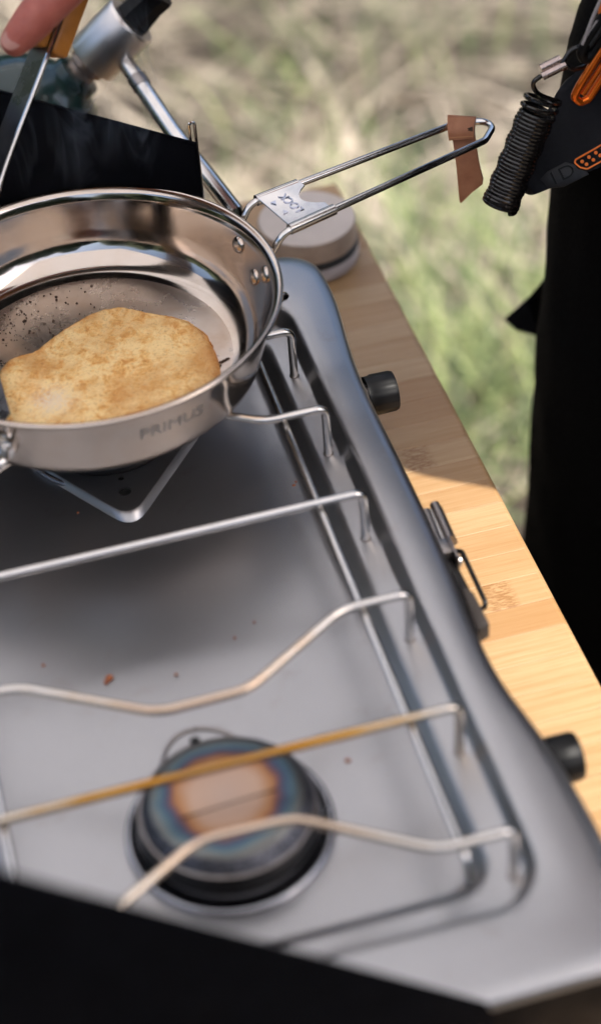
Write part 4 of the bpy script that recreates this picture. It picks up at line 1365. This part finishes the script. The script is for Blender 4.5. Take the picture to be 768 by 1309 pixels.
rc(bm, hd+hup*.045-hf*.008, .082, hd+hup*.020-hf*.038, .086); rc(bm, hd+hup*.02-hf*.04, .08, hd-hup*.05-hf*.045, .055)
me = fuse(bm, .006, 2); wrinkle(me, .004, 60); link_mesh('hair', me, MAT['hair'], person, angle=180)
for s_ in (-1, 1):
    bm = bmesh.new(); bmesh.ops.create_uvsphere(bm, u_segments=16, v_segments=10, radius=.012)
    for v_ in bm.verts: v_.co += hd+hs*.032*s_+hf*.064+hup*.006
    obj('eye', bm, MAT['eye'], person)
# pointed cloth tail of the shirt sticking out beside the thigh
bm = bmesh.new()
tp = [on_x(696, 355, .215), on_x(672, 385, .205), on_x(643, 409, .195), on_x(660, 424, .200), on_x(690, 431, .212), on_x(704, 436, .225), on_x(712, 380, .235)]
prism(bm, tp, (.004, .003, .001), .001)
obj('shirt_tail', bm, MAT['shirt'], person)

# ================================================================== ADDED CANOPY, out of view, that shades the stove
AZ = 1.25
aw = thing('shade_caster', (-.4, -.4, AZ), 'off white canvas awning added out of view to shade the stove', 'shade_caster')
ac = [(.655, -1.75), (.655, -.10), (.42, 2.15), (-.45, 2.15), (-1.5, 2.15), (-1.5, -1.75)]
bm = bmesh.new(); prism(bm, [Vector((x, y_, AZ)) for x, y_ in ac], (0, 0, .002))
obj('canvas', bm, MAT['canvas'], aw, smooth=False)
bm = bmesh.new(); tube(bm, [Vector((x, y_, AZ+.001)) for x, y_ in ac], .006, 8, closed=True)
obj('canvas_hem', bm, MAT['canvas'], aw)
for x, y_ in ((.66, -1.76), (.66, -.095), (.425, 2.16), (-1.51, 2.16), (-1.51, -1.76)):
    bm = bmesh.new(); tube(bm, [(x, y_, GZ-.05), (x, y_, AZ+.03)], .012, 12)
    obj('shade_caster_pole', bm, MAT['table_leg'], aw)

# ================================================================== SMOKE rising off the pan
bm = bmesh.new(); box(bm, (-.092, .2365, .150), (.125, .030, .115))
sm_m = bpy.data.materials.new('smoke'); sm_m.use_nodes = True
nt = sm_m.node_tree; nt.nodes.clear()
outn = nt.nodes.new('ShaderNodeOutputMaterial'); pv = nt.nodes.new('ShaderNodeVolumePrincipled')
nt.links.new(pv.outputs[0], outn.inputs['Volume'])
pv.inputs['Color'].default_value = (.9, .92, .95, 1); pv.inputs['Anisotropy'].default_value = .2
tcn = nt.nodes.new('ShaderNodeTexCoord')
mp = nt.nodes.new('ShaderNodeMapping'); mp.inputs['Scale'].default_value = (1, 1, .42); mp.inputs['Rotation'].default_value = (0, .45, 0)
nt.links.new(tcn.outputs['Object'], mp.inputs[0])
wz = noise_tex(nt, mp.outputs[0], 26, 3, .5, 1.6)
ridge = math_n(nt, 'ABSOLUTE', math_n(nt, 'SUBTRACT', wz.outputs[0], .5))
line_ = maprange(nt, ridge, .0, .035, 1, 0)
gate = noise_tex(nt, mp.outputs[0], 30, 2)
g_ = maprange(nt, gate.outputs[0], .48, .66, 0, 1)
sepn = nt.nodes.new('ShaderNodeSeparateXYZ'); nt.links.new(tcn.outputs['Object'], sepn.inputs[0])
fx = maprange(nt, math_n(nt, 'ABSOLUTE', sepn.outputs[0]), .035, .060, 1, 0)
fz = maprange(nt, math_n(nt, 'ABSOLUTE', sepn.outputs[2]), .030, .056, 1, 0)
den = math_n(nt, 'MULTIPLY', math_n(nt, 'MULTIPLY', line_, g_), math_n(nt, 'MULTIPLY', fx, fz))
nt.links.new(math_n(nt, 'ADD', math_n(nt, 'MULTIPLY', den, 42.), math_n(nt, 'MULTIPLY', math_n(nt, 'MULTIPLY', fx, fz), .9)), pv.inputs['Density'])
sm = obj('smoke', bm, sm_m, origin=(-.092, .2365, .150), smooth=False)
tag(sm, 'thin wisps of smoke rising in front of the black wind panel', 'smoke', kind='stuff')
